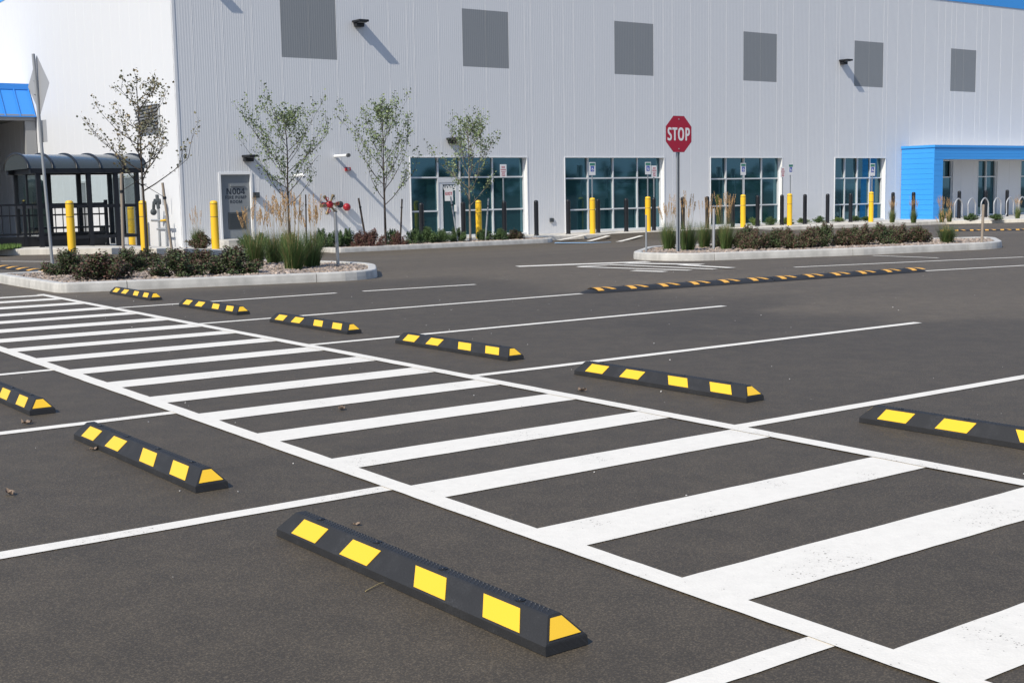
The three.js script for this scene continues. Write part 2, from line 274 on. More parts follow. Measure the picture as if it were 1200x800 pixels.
const isleA = roundLoop([V(2.47, 0, -9.9), V(2.53, 0, -6.17), flat(at(250, 335.8)), flat(at(443, 327.6)), flat(at(441, 316.5)), V(8.0, 0, -10.2)], [0.2, 0.22, 0, 0.8, 0.9, 0.6]);
const innerA = island('planted_kerb_island', 'concrete kerbed planting island beside the end of the striped walkway', isleA, 5200, 5);
const isleB = roundLoop([flat(at(737, 304.5)), flat(at(805, 306.2)), flat(at(1013, 298.9)), flat(at(1178, 291.2)), flat(at(1166, 284.0)), flat(at(762, 295.0))], [0.75, 0.6, 0, 0.8, 0.8, 0.9]);
const innerB = island('planted_kerb_island', 'long concrete kerbed planting island holding the red stop sign', isleB, 5200, 6);

// ---------------------------------------------------------------- warehouse
const FA = -0.01657, FO = V(12.225, 0, -25.88), ex = V(Math.cos(FA), 0, -Math.sin(FA)), ez = V(Math.sin(FA), 0, Math.cos(FA));
function onFacade(px, py, d = 0) { const r = ray(px, py), o = CAM.clone().sub(FO); const t = (d - o.dot(ez)) / r.dot(ez); const p = o.addScaledVector(r, t); return { s: p.dot(ex), h: p.y }; }
function onSide(px, py, x = 0) { const r = ray(px, py), o = CAM.clone().sub(FO); const t = (x - o.dot(ex)) / r.dot(ex); const p = o.addScaledVector(r, t); return { b: p.dot(ez), h: p.y }; }
const facWorld = (s, h, d) => FO.clone().addScaledVector(ex, s).addScaledVector(ez, d).add(V(0, h, 0));
const walkY = (s, d = 1) => { const p = facWorld(s, 0, d); return G(p.x, p.z) + 0.15; };
const building = thing('warehouse_building', 'large white ribbed metal warehouse with grey square panels and teal storefront windows', 'building', FO, FA);
const PITCHP = 1.0326, s2 = onFacade(541.8, 40).s, seam0 = s2 - 7 * PITCHP * 2;
const TOP = onFacade(1150, 5).h;
function ribs(a, b, y0, y1, z0 = 0) { // ribbed sheet from a to b along the wall, with a raised lip at each end
  const pr = []; const n = Math.max(1, Math.round((b - a) / 0.086)), w = (b - a) / n;
  pr.push([a, z0 - 0.002], [a + 0.011, z0 + 0.006], [a + 0.02, z0 + 0.006], [a + 0.024, z0]);
  for (let i = 0; i < n; i++) { const x = a + i * w; const lo = i === 0 ? 0.026 : 0; pr.push([x + 0.004 + lo, z0], [x + w * 0.5 + lo * 0.5, z0], [x + w * 0.5 + 0.006 + lo * 0.5, z0 + 0.002], [x + w - 0.006, z0 + 0.002]); }
  pr.push([b - 0.0005, z0 - 0.002]);
  const pos = [], uv = []; for (let i = 0; i + 1 < pr.length; i++) { const [xa, za] = pr[i], [xb, zb] = pr[i + 1]; pos.push(xa, y0, za, xb, y0, zb, xb, y1, zb, xa, y0, za, xb, y1, zb, xa, y1, za); uv.push(xa, y0, xb, y0, xb, y1, xa, y0, xb, y1, xa, y1); }
  return fromTris(pos, uv);
}
const wOpen = [[480.5, 617], [662, 778], [833, 916.5], [979, 1038]].map(([a, b]) => ({ s0: onFacade(a, 185).s, s1: onFacade(b, 186).s }));
const WH = 2.74;
const FEND = onFacade(1200, 200).s + 10;
const dr = { s0: onFacade(259.5, 240).s, s1: onFacade(294, 240).s, h: onFacade(260, 204.5).h };
const can = { s0: onFacade(1056.5, 200).s };
const openings = wOpen.map((w) => ({ s0: w.s0, s1: w.s1, y0: -0.6, y1: WH })); openings.push({ s0: dr.s0, s1: dr.s1, y0: -0.6, y1: dr.h });
// windows under the blue canopy
const canWin = [[1104, 1116.5], [1146, 1168.5], [1196, 1216]].map(([a, b]) => ({ s0: onFacade(a, 230, 0).s, s1: onFacade(b, 230, 0).s }));
const canWinTop = onFacade(1150, 188.5).h; for (const w of canWin) openings.push({ s0: w.s0, s1: w.s1, y0: -0.6, y1: canWinTop });
const gy0 = onFacade(740, 87.5).h, gy1 = onFacade(740, 26).h;
for (let i = -3; seam0 + i * PITCHP < FEND; i++) {
  let a = Math.max(0.06, seam0 + i * PITCHP), b = seam0 + (i + 1) * PITCHP; if (b < 0.2) continue;
  const k = ((i % 7) + 7) % 7, grey = k < 2; const xs = [a, b]; for (const o of openings) for (const e of [o.s0, o.s1]) if (e > a + 0.03 && e < b - 0.03) xs.push(e); xs.sort((p, q) => p - q);
  for (let j = 0; j + 1 < xs.length; j++) {
    const x0 = xs[j], x1 = xs[j + 1], mid = (x0 + x1) / 2; const o = openings.find((q) => mid > q.s0 && mid < q.s1); const yb = o ? o.y1 : -0.6;
    if (grey) { part('wall_panel', ribs(x0, x1, yb, gy0 - 0.002), M.panel, building); part('grey_wall_panel', ribs(x0, x1, gy0, gy1), M.greyPanel, building, 'flat grey square panel set in the white wall'); part('wall_panel', ribs(x0, x1, gy1 + 0.002, TOP), M.panel, building); }
    else part('wall_panel', ribs(x0, x1, yb, TOP), M.panel, building);
  }
}
part('corner_trim', boxB(-0.03, 0.06, -0.6, TOP, -0.1, 0.016), M.panel, building);
part('blue_parapet_band', boxB(-0.05, FEND, TOP + 0.002, TOP + 2.2, -0.3, 0.03), M.blue, building);
{ // sunlit side wall: ribbed sheets too
  const g = []; for (let z = 0; z < 64; z += PITCHP) g.push(ribs(-z - PITCHP, -z, -0.6, TOP).rotateY(-Math.PI / 2).translate(-0.03, 0, 0)); 
  const sw = merge(g.map((q) => q)); part('side_wall', sw, M.panel, building, 'brightly sunlit plain white end wall');
  part('side_parapet_band', boxB(-0.06, 0.2, TOP + 0.002, TOP + 2.2, -64, -0.3), M.blue, building);
  part('roof', boxB(0.2, FEND, TOP + 0.3, TOP + 0.5, -64, -0.3), M.panel, building);
  part('interior_wall', boxB(0.1, FEND, -0.6, TOP, -1.2, -1.0), M.greyDark, building);
}
// storefront windows
function storefront(w, cols, rails, top, name, label, opts = {}) {
  const g = new THREE.Group(); g.name = name; g.userData.label = label; building.add(g); const base = walkY((w.s0 + w.s1) / 2) + 0.02, dep = opts.dep ?? 0.24, fz = -dep, fw = 0.055;
  part('jamb', boxB(w.s0 - 0.035, w.s0, base - 0.5, top + 0.04, fz - 0.06, 0.022), M.trim, g); part('jamb', boxB(w.s1, w.s1 + 0.035, base - 0.5, top + 0.04, fz - 0.06, 0.022), M.trim, g);
  part('head_trim', boxB(w.s0, w.s1, top, top + 0.04, fz - 0.06, 0.022), M.trim, g); part('sill', boxB(w.s0, w.s1, base - 0.5, base + 0.06, fz - 0.06, -0.02), M.trim, g);
  const xs = cols.map((c) => lerp(w.s0, w.s1, c)), ys = [base + 0.06, ...rails, top];
  xs.forEach((x, i) => { const a = i === 0 ? x : i === xs.length - 1 ? x - fw : x - fw / 2; part('mullion', boxB(a, a + fw, base + 0.06, top, fz - 0.02, fz + 0.07), M.frame, g); });
  for (let i = 0; i + 1 < xs.length; i++) {
    const a = xs[i] + (i === 0 ? fw : fw / 2), b = xs[i + 1] - (i + 2 === xs.length ? fw : fw / 2);
    if (opts.door === i) { // glazed aluminium door with a number and a paper notice
      const dt = rails[rails.length - 1] - 0.02, d = g; part('transom_rail', boxB(a, b, dt - 0.16, dt + 0.03, fz - 0.01, fz + 0.07), M.frame, d);
      const st = 0.17; const leaf = part('door', [boxB(a, a + st, base + 0.03, dt - 0.16, fz, fz + 0.05), boxB(b - st, b, base + 0.03, dt - 0.16, fz, fz + 0.05), boxB(a + st, b - st, base + 0.03, base + 0.2, fz, fz + 0.05), boxB(a + st, b - st, dt - 0.24, dt - 0.16, fz, fz + 0.05)], M.frame, d, 'aluminium framed glass door with paper notice');
      part('door_glass', boxB(a + st, b - st, base + 0.2, dt - 0.24, fz + 0.015, fz + 0.025), M.glass, leaf); part('handle', [boxB(b - st - 0.06, b - st + 0.03, 0.75, 1.0, fz + 0.05, fz + 0.09)], M.signWhite, leaf);
      part('paper_notice', boxB(a + st + 0.1, b - st - 0.1, 1.15, 1.62, fz + 0.027, fz + 0.029), M.paper, leaf); opts.doorBox = { a: a + st, b: b - st, y: dt - 0.46, z: fz + 0.03, leaf };
      part('pane', boxB(a, b, dt + 0.03, top, fz - 0.012, fz), M.glass, g); continue;
    }
    for (let j = 0; j + 1 < ys.length; j++) { const y0 = ys[j] + (j ? fw / 2 : 0), y1 = ys[j + 1] - (j + 2 < ys.length ? fw / 2 : 0); const pn = part('pane', boxB(a, b, y0, y1, fz - 0.012, fz), M.glass, g); pn.rotation.y = (hash2(i + 3, j + Math.round(w.s0)) - 0.5) * 0.004; if (j) part('rail', boxB(a, b, ys[j] - fw / 2, ys[j] + fw / 2, fz - 0.018, fz + 0.068), M.frame, g); }
  }
  part('backing', boxB(w.s0, w.s1, base, top, fz - 0.10, fz - 0.08), M.black, g);
  return opts;
}
const rail = (px, py) => onFacade(px, py, -0.2).h;
const w1 = storefront(wOpen[0], [0, 0.245, 0.43, 0.715, 1], [rail(500, 247.5), rail(500, 208)], WH, 'storefront_window', 'wide teal storefront window with a glass door in it', { door: 1 });
storefront(wOpen[1], [0, 0.25, 0.5, 0.75, 1], [rail(720, 244.5), rail(720, 208.5)], WH, 'storefront_window', 'wide teal storefront window with eight mullioned bays');
storefront(wOpen[2], [0, 0.25, 0.5, 0.75, 1], [rail(874, 240.5), rail(874, 209.2)], WH, 'storefront_window', 'teal storefront window behind the planted island');
storefront(wOpen[3], [0, 0.25, 0.5, 0.75, 1], [rail(1008, 239), rail(1008, 208.5)], WH, 'storefront_window', 'teal storefront window beside the blue canopy');
canWin.forEach((w, i) => storefront(w, i === 1 ? [0, 0.5, 1] : [0, 1], [rail(1150, 256), rail(1150, 207)], canWinTop, 'storefront_window', 'narrow dark window under the blue canopy', { dep: 0.15 }));
// lettering
const font = await new FontLoader().loadAsync('fonts/droid/droid_sans_bold.typeface.json');
function text(str, size, depth = 0.003) { const g = new TextGeometry(str, { font, size, depth, curveSegments: 4, bevelEnabled: false }); g.computeBoundingBox(); const b = g.boundingBox; g.translate(-(b.min.x + b.max.x) / 2, -(b.min.y + b.max.y) / 2, 0); return g; }
{ const b = w1.doorBox; part('door_number', text('N005', 0.19).translate((b.a + b.b) / 2, b.y + 0.1, b.z), M.paper, b.leaf); part('notice_print', text('EXIT', 0.11).translate((b.a + b.b) / 2, 1.42, b.z + 0.001), M.signRed, b.leaf); }
{ // steel door of the pump room
  const d = new THREE.Group(); d.name = 'pump_room_door'; d.userData.label = 'grey steel door lettered N004 FIRE PUMP ROOM'; building.add(d); const base = 0.06, c = (dr.s0 + dr.s1) / 2, H = dr.h;
  part('door_frame', [boxB(dr.s0 - 0.07, dr.s0 - 0.001, base - 0.4, H + 0.07, -0.14, 0.03), boxB(dr.s1 + 0.001, dr.s1 + 0.07, base - 0.4, H + 0.07, -0.14, 0.03), boxB(dr.s0 - 0.001, dr.s1 + 0.001, H, H + 0.07, -0.14, 0.03)], M.trim, d);
  part('door_leaf', boxB(dr.s0, dr.s1, base, H, -0.12, -0.07), M.doorGrey, d); part('stoop', boxB(dr.s0 - 0.35, dr.s1 + 0.45, base - 0.6, base - 0.005, 0.035, 1.3), M.concrete, d); part('threshold', boxB(dr.s0, dr.s1, base - 0.4, base - 0.005, -0.12, 0.034), M.steel, d);
  const Y = (py) => onFacade(270, py, -0.07).h; part('louver', [boxB(c - 0.28, c + 0.34, Y(268.5), Y(248.8), -0.069, -0.055), ...Array.from({ length: 9 }, (_, i) => boxB(c - 0.25, c + 0.31, lerp(Y(267.6), Y(250.4), i / 8.4), lerp(Y(267.6), Y(250.4), i / 8.4) + 0.02, -0.055, -0.045))], M.doorDark, d);
  part('lettering', [text('N004', 0.20).translate(c + 0.02, Y(224.2), -0.069), text('FIRE PUMP', 0.105).translate(c + 0.02, Y(231.2), -0.069), text('ROOM', 0.105).translate(c + 0.02, Y(236.4), -0.069)], M.text, d);
  part('door_closer', boxB(c - 0.16, c + 0.3, Y(218.3), Y(216.4), -0.069, -0.02), M.doorGrey, d); part('handle', bar(V(dr.s1 - 0.12, Y(246), -0.06), V(dr.s1 - 0.12, Y(242), -0.03), 0.018), M.steel, d);
}
part('wall_outlet', boxB(onFacade(644, 258).s, onFacade(648.2, 258).s, onFacade(646, 260).h, onFacade(646, 255.5).h, 0.011, 0.06), M.doorDark, building);
// wall lights
function wallLight(px, py, label, w = 0.42, d = 0.46) {
  const f = onFacade(px, py, 0.2); const t = thing('wall_light', label, 'light', facWorld(f.s, f.h, 0.015), FA, 'wall lights on the warehouse facade');
  part('housing', new THREE.ExtrudeGeometry(new THREE.Shape([[-w / 2, 0.02], [w / 2, 0.02], [w / 2 - 0.04, d], [-w / 2 + 0.04, d]].map((p) => new THREE.Vector2(...p))), { depth: 0.05, bevelEnabled: true, bevelSize: 0.015, bevelThickness: 0.012, bevelSegments: 2 }).rotateX(Math.PI / 2).translate(0, 0.06, 0), M.black, t);
  part('driver_box', boxB(-0.15, 0.15, -0.14, -0.005, 0, 0.2), M.black, t); part('lens', boxB(-w / 2 + 0.07, w / 2 - 0.07, -0.022, -0.014, 0.22, d - 0.05), M.greyPanel, t); return t;
}
wallLight(422, 26, 'black wall light high up beside the first grey square panel');
wallLight(991, 71.5, 'black wall light beside the fifth grey square panel, with its shadow across it');
wallLight(532, 163.5, 'black wall light above the storefront window with the glass door');
wallLight(292, 184, 'black wall light above the grey pump room door', 0.36, 0.55);
wallLight(220, -50, 'black wall light high up beside the building corner', 0.42, 0.55);
{ // drain pipe stubs, alarm strobe and bell, pump test header
  const p1 = onFacade(392, 183), t1 = thing('pipe_stub', 'pale horizontal overflow pipe sticking out above the pump test header', 'pipe', facWorld(p1.s, p1.h, 0.012), FA);
  part('pipe', bar(V(0, 0, 0), V(0, 0, 0.95), 0.05, 0.05, 12), M.trim, t1); part('end_cap', bar(V(0, 0, 0.95), V(0, 0, 1.05), 0.065, 0.065, 12), M.greyDark, t1);
  const p2 = onFacade(345, 206), t2 = thing('pipe_stub', 'white elbow drain pipe coming out of the wall above the pump test header', 'pipe', facWorld(p2.s, p2.h, 0.012), FA);
  part('pipe', tube([V(0, 0, 0), V(0, 0.01, 0.35), V(0, 0.02, 0.62), V(0, -0.05, 0.72)], 0.055, 24, 10), M.trim, t2);
  const p3 = onFacade(406.5, 198), t3 = thing('alarm_strobe', 'small dark red alarm strobe on the wall', 'alarm', facWorld(p3.s, p3.h, 0.012), FA);
  part('strobe_box', boxB(-0.1, 0.1, -0.06, 0.06, 0, 0.08), M.red, t3); part('lens', new THREE.SphereGeometry(0.05, 10, 8).translate(0, 0, 0.09), M.alum, t3);
  const p4 = onFacade(408, 242.5, 0.2), t4 = thing('alarm_bell', 'round red water alarm bell beside the pump test header', 'bell', facWorld(p4.s, p4.h, 0.012), FA);
  part('gong', lathe([[0, 0.2], [0.05, 0.195], [0.1, 0.17], [0.13, 0.12], [0.135, 0.06]], 20).rotateX(Math.PI / 2), M.red, t4); part('bell_pipe', bar(V(0, 0, 0), V(0, 0, 0.14), 0.03), M.brass, t4);
  const p5 = onFacade(386, 239.5, 0.5), t5 = thing('pump_test_header', 'red pump test header with six radial brass hose valves', 'hydrant', facWorld(p5.s, p5.h, 0.012), FA);
  part('inlet_pipe', bar(V(0, 0, 0), V(0, 0, 0.5), 0.08, 0.08, 14), M.red, t5); part('header_body', new THREE.SphereGeometry(0.13, 18, 12).scale(1, 1, 0.8).translate(0, 0, 0.5), M.red, t5);
  for (let i = 0; i < 6; i++) { const a = i * Math.PI / 3 + 0.12, c = V(Math.cos(a), Math.sin(a), 0); const v = part('hose_valve', [bar(V(0, 0, 0.5).addScaledVector(c, 0.1), V(0, 0, 0.52).addScaledVector(c, 0.28), 0.035), bar(V(0, 0, 0.52).addScaledVector(c, 0.26), V(0, 0, 0.53).addScaledVector(c, 0.36), 0.055, 0.06, 10)], M.brass, t5); part('valve_wheel', new THREE.TorusGeometry(0.05, 0.011, 6, 14).translate(c.x * 0.24, c.y * 0.24, 0.62), i % 2 ? M.doorDark : M.red, v); }
  const p6 = onFacade(397.5, 239.5, 0.3), t6 = thing('hose_cap', 'round dark hose connection cap beside the pump test header', 'valve', facWorld(p6.s, p6.h, 0.012), FA);
  part('hose_pipe', bar(V(0, 0, 0), V(0, 0, 0.3), 0.06, 0.06, 12), M.brass, t6); part('cap', [bar(V(0, 0, 0.3), V(0, 0, 0.38), 0.115, 0.115, 18), bar(V(0, 0, 0.38), V(0, 0, 0.4), 0.07, 0.05, 14)], M.doorDark, t6);
  const p7 = onFacade(301.5, 228.5, 0.2), t7 = thing('keypad_box', 'small black key box beside the pump room door', 'box', facWorld(p7.s, p7.h, 0.012), FA); part('box_body', boxB(-0.08, 0.08, -0.09, 0.09, 0, 0.18), M.black, t7); part('box_lid', boxB(-0.06, 0.06, -0.07, 0.07, 0.181, 0.195), M.doorDark, t7);
}
// blue canopy over the office entrance
{
  const wallPt = facWorld(can.s0, 0, 0); const r = ray(1095, 215), o = CAM.clone().sub(FO); const t = (can.s0 - o.dot(ex)) / r.dot(ex); const D = o.addScaledVector(r, t).dot(ez);
  const H = onFacade(1056.5, 171.5).h, Hf = onFacade(1150, 186.5, D).h; const base = walkY(can.s0, D / 2);
  const t0 = thing('entrance_canopy', 'bright blue sided entrance canopy projecting from the warehouse', 'canopy', FO, FA); const W = 0.35, s1 = FEND;
  const lap = (n, y0, y1, f) => { for (let i = 0; i < n; i++) f(lerp(y0, y1, i / n), lerp(y0, y1, (i + 1) / n)); };
  lap(15, base - 0.3, H - 0.12, (a, b) => part('siding_board', new THREE.ExtrudeGeometry(new THREE.Shape([[0, 0], [-0.018, 0.002], [-0.006, b - a - 0.001], [0, b - a - 0.001]].map((p) => new THREE.Vector2(...p))), { depth: D - 0.04, bevelEnabled: false }).translate(can.s0, a, 0.02), M.blue, t0));
  part('side_core', boxB(can.s0 + 0.001, can.s0 + W, base - 0.3, H - 0.12, 0.013, D - 0.03), M.blue, t0);
  const pw = onFacade(1105, 220, D).s - can.s0;
  lap(12, base - 0.3, Hf, (a, b) => part('siding_board', boxB(can.s0 - 0.02, can.s0 + pw, a, b - 0.007, D - 0.028, D + 0.005), M.blue, t0));
  part('pier_core', boxB(can.s0 + W + 0.002, can.s0 + pw - 0.02, base - 0.3, Hf, D - 0.5, D - 0.03), M.blue, t0);
  lap(4, Hf + 0.002, H - 0.12, (a, b) => part('fascia_board', boxB(can.s0 - 0.02, s1, a, b - 0.008, D - 0.028, D + 0.012), M.blue, t0));
  part('fascia_core', boxB(can.s0 + W + 0.002, s1, Hf + 0.004, H - 0.122, D - 0.4, D - 0.03), M.blue, t0);
  part('coping', [boxB(can.s0 - 0.06, s1, H - 0.118, H, D - 0.42, D + 0.05), boxB(can.s0 - 0.06, can.s0 + W, H - 0.118, H, 0.013, D - 0.422)], M.blue, t0);
  part('soffit', boxB(can.s0 + W + 0.002, s1, Hf + 0.1, Hf + 0.14, 0.013, D - 0.41), M.greyPanel, t0); part('flat_roof', boxB(can.s0 + W + 0.002, s1, H - 0.24, H - 0.2, 0.013, D - 0.424), M.trim, t0); void wallPt;
}
// louvre, doors and gas piping on the sunlit side wall; dock building with blue mansard behind
{
  const a = onSide(165, 140), b = onSide(188, 138), y0 = onSide(176, 152.5).h, y1 = onSide(176, 124.5).h; const t = thing('wall_louver', 'slatted metal louvre vent on the sunlit white wall', 'vent', FO, FA);
  part('louver_frame', [boxB(-0.10, -0.05, y0, y1, a.b - 0.04, a.b), boxB(-0.10, -0.05, y0, y1, b.b, b.b + 0.04)], M.frame, t);
  for (let i = 0; i < 7; i++) part('slat', new THREE.BoxGeometry(0.16, 0.05, b.b - a.b - 0.02).rotateZ(0.5).translate(-0.15, lerp(y0 + 0.06, y1 - 0.06, i / 6), (a.b + b.b) / 2), M.greyPanel, t);
  part('top_flashing', boxB(-0.22, -0.05, y1 + 0.002, y1 + 0.03, a.b - 0.06, b.b + 0.06), M.frame, t);
  for (const [x0, x1, yt] of [[95, 104, 214.5], [133, 146, 209], [150, 167, 208]]) { const p = onSide(x0, 250), q = onSide(x1, 250), top = onSide((x0 + x1) / 2, yt).h, bs = G(12, -30) - 0.1; const d = new THREE.Group(); d.name = 'side_door'; d.userData.label = 'pale grey door in the sunlit side wall'; building.add(d); part('door_leaf', boxB(-0.07, -0.045, bs, top, p.b, q.b), M.galv, d); part('door_frame', [boxB(-0.09, -0.045, bs, top + 0.08, p.b - 0.09, p.b - 0.002), boxB(-0.09, -0.045, bs, top + 0.08, q.b + 0.002, q.b + 0.09), boxB(-0.09, -0.045, top + 0.001, top + 0.08, p.b - 0.002, q.b + 0.002)], M.frame, d); }
  // gas meter
  const gm = onSide(200, 250), g = thing('gas_meter', 'gas meter with dark pipes and a yellow valve handle on the sunlit wall', 'gas meter', FO, FA), z = gm.b, yy = G(12, -27);
  const Y = (py) => onSide(198, py).h; const zz = (px) => onSide(px, 240).b;
  part('riser_pipe', [bar(V(-0.35, yy, zz(197)), V(-0.35, Y(228), zz(197)), 0.045), bar(V(-0.35, yy, zz(205)), V(-0.35, Y(252), zz(205)), 0.035), bar(V(-0.35, Y(240), zz(203)), V(-0.35, Y(222), zz(203)), 0.018)], M.galv, g);
  part('meter_body', [new THREE.SphereGeometry(0.11, 14, 10).scale(1, 1, 0.8).translate(-0.4, Y(248), zz(193)), bar(V(-0.4, Y(246), zz(193)), V(-0.4, Y(236), zz(194)), 0.05, 0.05, 10)], M.doorDark, g);
  part('regulator', [bar(V(-0.5, Y(236), zz(198)), V(-0.3, Y(236), zz(198)), 0.10, 0.10, 14), bar(V(-0.4, Y(244), zz(199)), V(-0.4, Y(228), zz(198)), 0.06)], M.doorDark, g);
  part('cross_pipe', [bar(V(-0.36, Y(258), zz(189)), V(-0.36, Y(258), zz(207)), 0.04), bar(V(-0.36, Y(268), zz(195)), V(-0.36, Y(268), zz(206)), 0.035)], M.galv, g);
  part('valve_handle', bar(V(-0.42, Y(258), zz(202)), V(-0.42, Y(257), zz(207.5)), 0.03), M.yellow, g); void z;
}
{
  const e = onSide(47, 200), z = e.b, t = thing('dock_shelter_building', 'dark loading bay with a bright blue sloped metal roof edge', 'building', FO, FA); const ht = onSide(47, 136).h, hr = onSide(40, 96.5).h;
  const Wd = 16; part('bay_wall', boxB(-Wd, -0.06, -0.5, ht + 0.02, z - 9, z - 8.8), M.bayGrey, t); part('bay_side', boxB(-Wd, -Wd + 0.2, -0.5, ht + 0.02, z - 8.8, z - 0.1), M.bayGrey, t); part('bay_ceiling', boxB(-Wd, -0.06, ht + 0.03, ht + 0.1, z - 9, z), M.bayGrey, t);
  part('bay_beam', boxB(-Wd, -0.06, ht - 0.16, ht + 0.02, z - 0.3, z - 0.04), M.bayGrey, t); part('bay_column', boxB(-0.5, -0.06, -0.5, ht - 0.17, z - 0.4, z - 0.1), M.bayGrey, t);
  const run = 0.9; const rb = new THREE.BufferGeometry(); void rb;
  const sheet = (x0, x1, y0, y1, lift) => fromTris([x0, y0, z + lift, x1, y0, z + lift, x1, y1, z - run + lift, x0, y0, z + lift, x1, y1, z - run + lift, x0, y1, z - run + lift], [0, 0, 1, 0, 1, 1, 0, 0, 1, 1, 0, 1]);
  for (let i = 0; i < 26; i++) { const x1 = -0.06 - i * 0.61, x0 = x1 - 0.6; part('roof_pan', [sheet(x0, x1, ht, hr - 0.25, 0.02), boxB(x1 - 0.05, x1 - 0.01, 0, Math.hypot(hr - 0.25 - ht, run), 0, 0.05).rotateX(-Math.atan2(run, hr - 0.25 - ht)).translate(0, ht, z + 0.02)], M.blueRoof, t); }
  part('roof_coping', boxB(-Wd, -0.06, hr - 0.249, hr, z - run - 0.35, z - run + 0.06), M.blueRoof, t); part('gutter', boxB(-Wd, -0.06, ht - 0.02, ht + 0.025, z + 0.0, z + 0.1), M.blueRoof, t); part('back_roof', boxB(-Wd, -0.06, hr - 0.3, hr - 0.25, z - 9.5, z - run - 0.36), M.panel, t);
}

// ---------------------------------------------------------------- sidewalks and planting strips along the building
function slabLoop(name, label, loop, mat, joints) { // raised concrete paving with a kerb face
  const sh = new THREE.Shape(loop.map((p) => new THREE.Vector2(p.x, -p.z))); let g = new THREE.ExtrudeGeometry(sh, { depth: 0.5, bevelEnabled: true, bevelSize: 0.012, bevelThickness: 0.012, bevelSegments: 1, curveSegments: 4 }).rotateX(-Math.PI / 2); g = new TessellateModifier(1.0, 9).modify(plain(g));
  const a = g.attributes.position; for (let i = 0; i < a.count; i++) a.setY(i, a.getY(i) - 0.512 + 0.15 + G(a.getX(i), a.getZ(i))); g.computeVertexNormals(); const u = g.attributes.uv; for (let i = 0; i < u.count; i++) u.setXY(i, a.getX(i) / 1.5, a.getZ(i) / 1.5);
  return structure(name, g, mat, label);
}
const stripFront = (px, py) => flat(at(px, py));
const fl = (s, d) => flat(facWorld(s, 0, d));
const stripPos = (px, d, dy = 0.1) => { const f = onFacade(px, 270, d), p = facWorld(f.s, 0, d); p.y = G(p.x, p.z) + dy; return p; };
const k0 = fl(3.2, 4.5), k1 = fl(onFacade(655, 280, 4.3).s, 4.3);
const stripLoop = roundLoop([k0, k1, fl(onFacade(655, 280, 4.3).s + 0.2, 2.55), fl(3.2, 2.45)], [0.3, 0.7, 0.4, 0.3]);
const sStrip = thing('planted_kerb_strip', 'kerbed planting strip with young trees in front of the warehouse wall', 'kerb island'); const innerC = kerbRing(stripLoop, sStrip); bed(innerC, 0.10, M.gravelBed, 'stone_bed', sStrip); pebbles(innerC, 0.10, 3500, sStrip, 0.05, 8);
slabLoop('sidewalk', 'pale concrete sidewalk along the foot of the warehouse', [fl(0.4, 0.02), fl(0.4, 2.4), fl(13.6, 2.4), fl(14.6, 2.5), fl(22, 2.5), fl(26, 3.0), fl(34, 4.2), fl(38, 9.5), fl(58, 9.5), fl(58, 0.02)], M.sidewalk);
{ // flush asphalt ramp up to the sidewalk at the accessible stalls, with hatch lines
  const s0 = 14.7, s1 = 24, d0 = 2.49, d1 = 6.5; const hf = (x, z) => { const d = V(x, 0, z).sub(FO).dot(ez); return G(x, z) + 0.146 * Math.min(1, Math.max(0, (d1 - d) / (d1 - d0))); }; const pos = [], uv = [], idx = [], col = [], nx = 24, nz = 8;
  for (let j = 0; j <= nz; j++) for (let i = 0; i <= nx; i++) { const p = facWorld(lerp(s0, s1, i / nx), 0, lerp(d0, d1, j / nz)); const ed = Math.min(1, Math.min(i, nx - i) / 3); const y = G(p.x, p.z) + (hf(p.x, p.z) - G(p.x, p.z)) * ed + 0.001; pos.push(p.x, y, p.z); uv.push(p.x / 1.7, p.z / 1.7); const k = 1.0 + 0.2 * (vnoise(p.x, p.z * 2) - 0.5); col.push(k, k, k); if (i && j) { const q = j * (nx + 1) + i; idx.push(q - nx - 2, q - 1, q - nx - 1, q - nx - 1, q - 1, q); } }
  structure('access_ramp', fromTris(pos, uv, idx, col), M.asphalt, 'flush asphalt ramp with hatch lines and faded blue paint at the accessible stalls'); const ramp = scene.children[scene.children.length - 1];
  const on = (px, py) => at(px, py, 0.1); for (const [a, b, c, d] of [[655, 280.6, 686, 276.6], [690, 280.3, 713, 276.6], [724, 279.8, 752, 275.8], [640, 277.4, 652, 276]]) part('hatch_line', strip(on(a, b), on(c, d), 0.17, 0.006, 0.3, hf), M.paint, ramp);
  part('blue_stall_paint', strip(on(650, 282.3), on(716, 280.4), 0.55, 0.009, 0.3, hf), M.bluePaint, ramp);
}
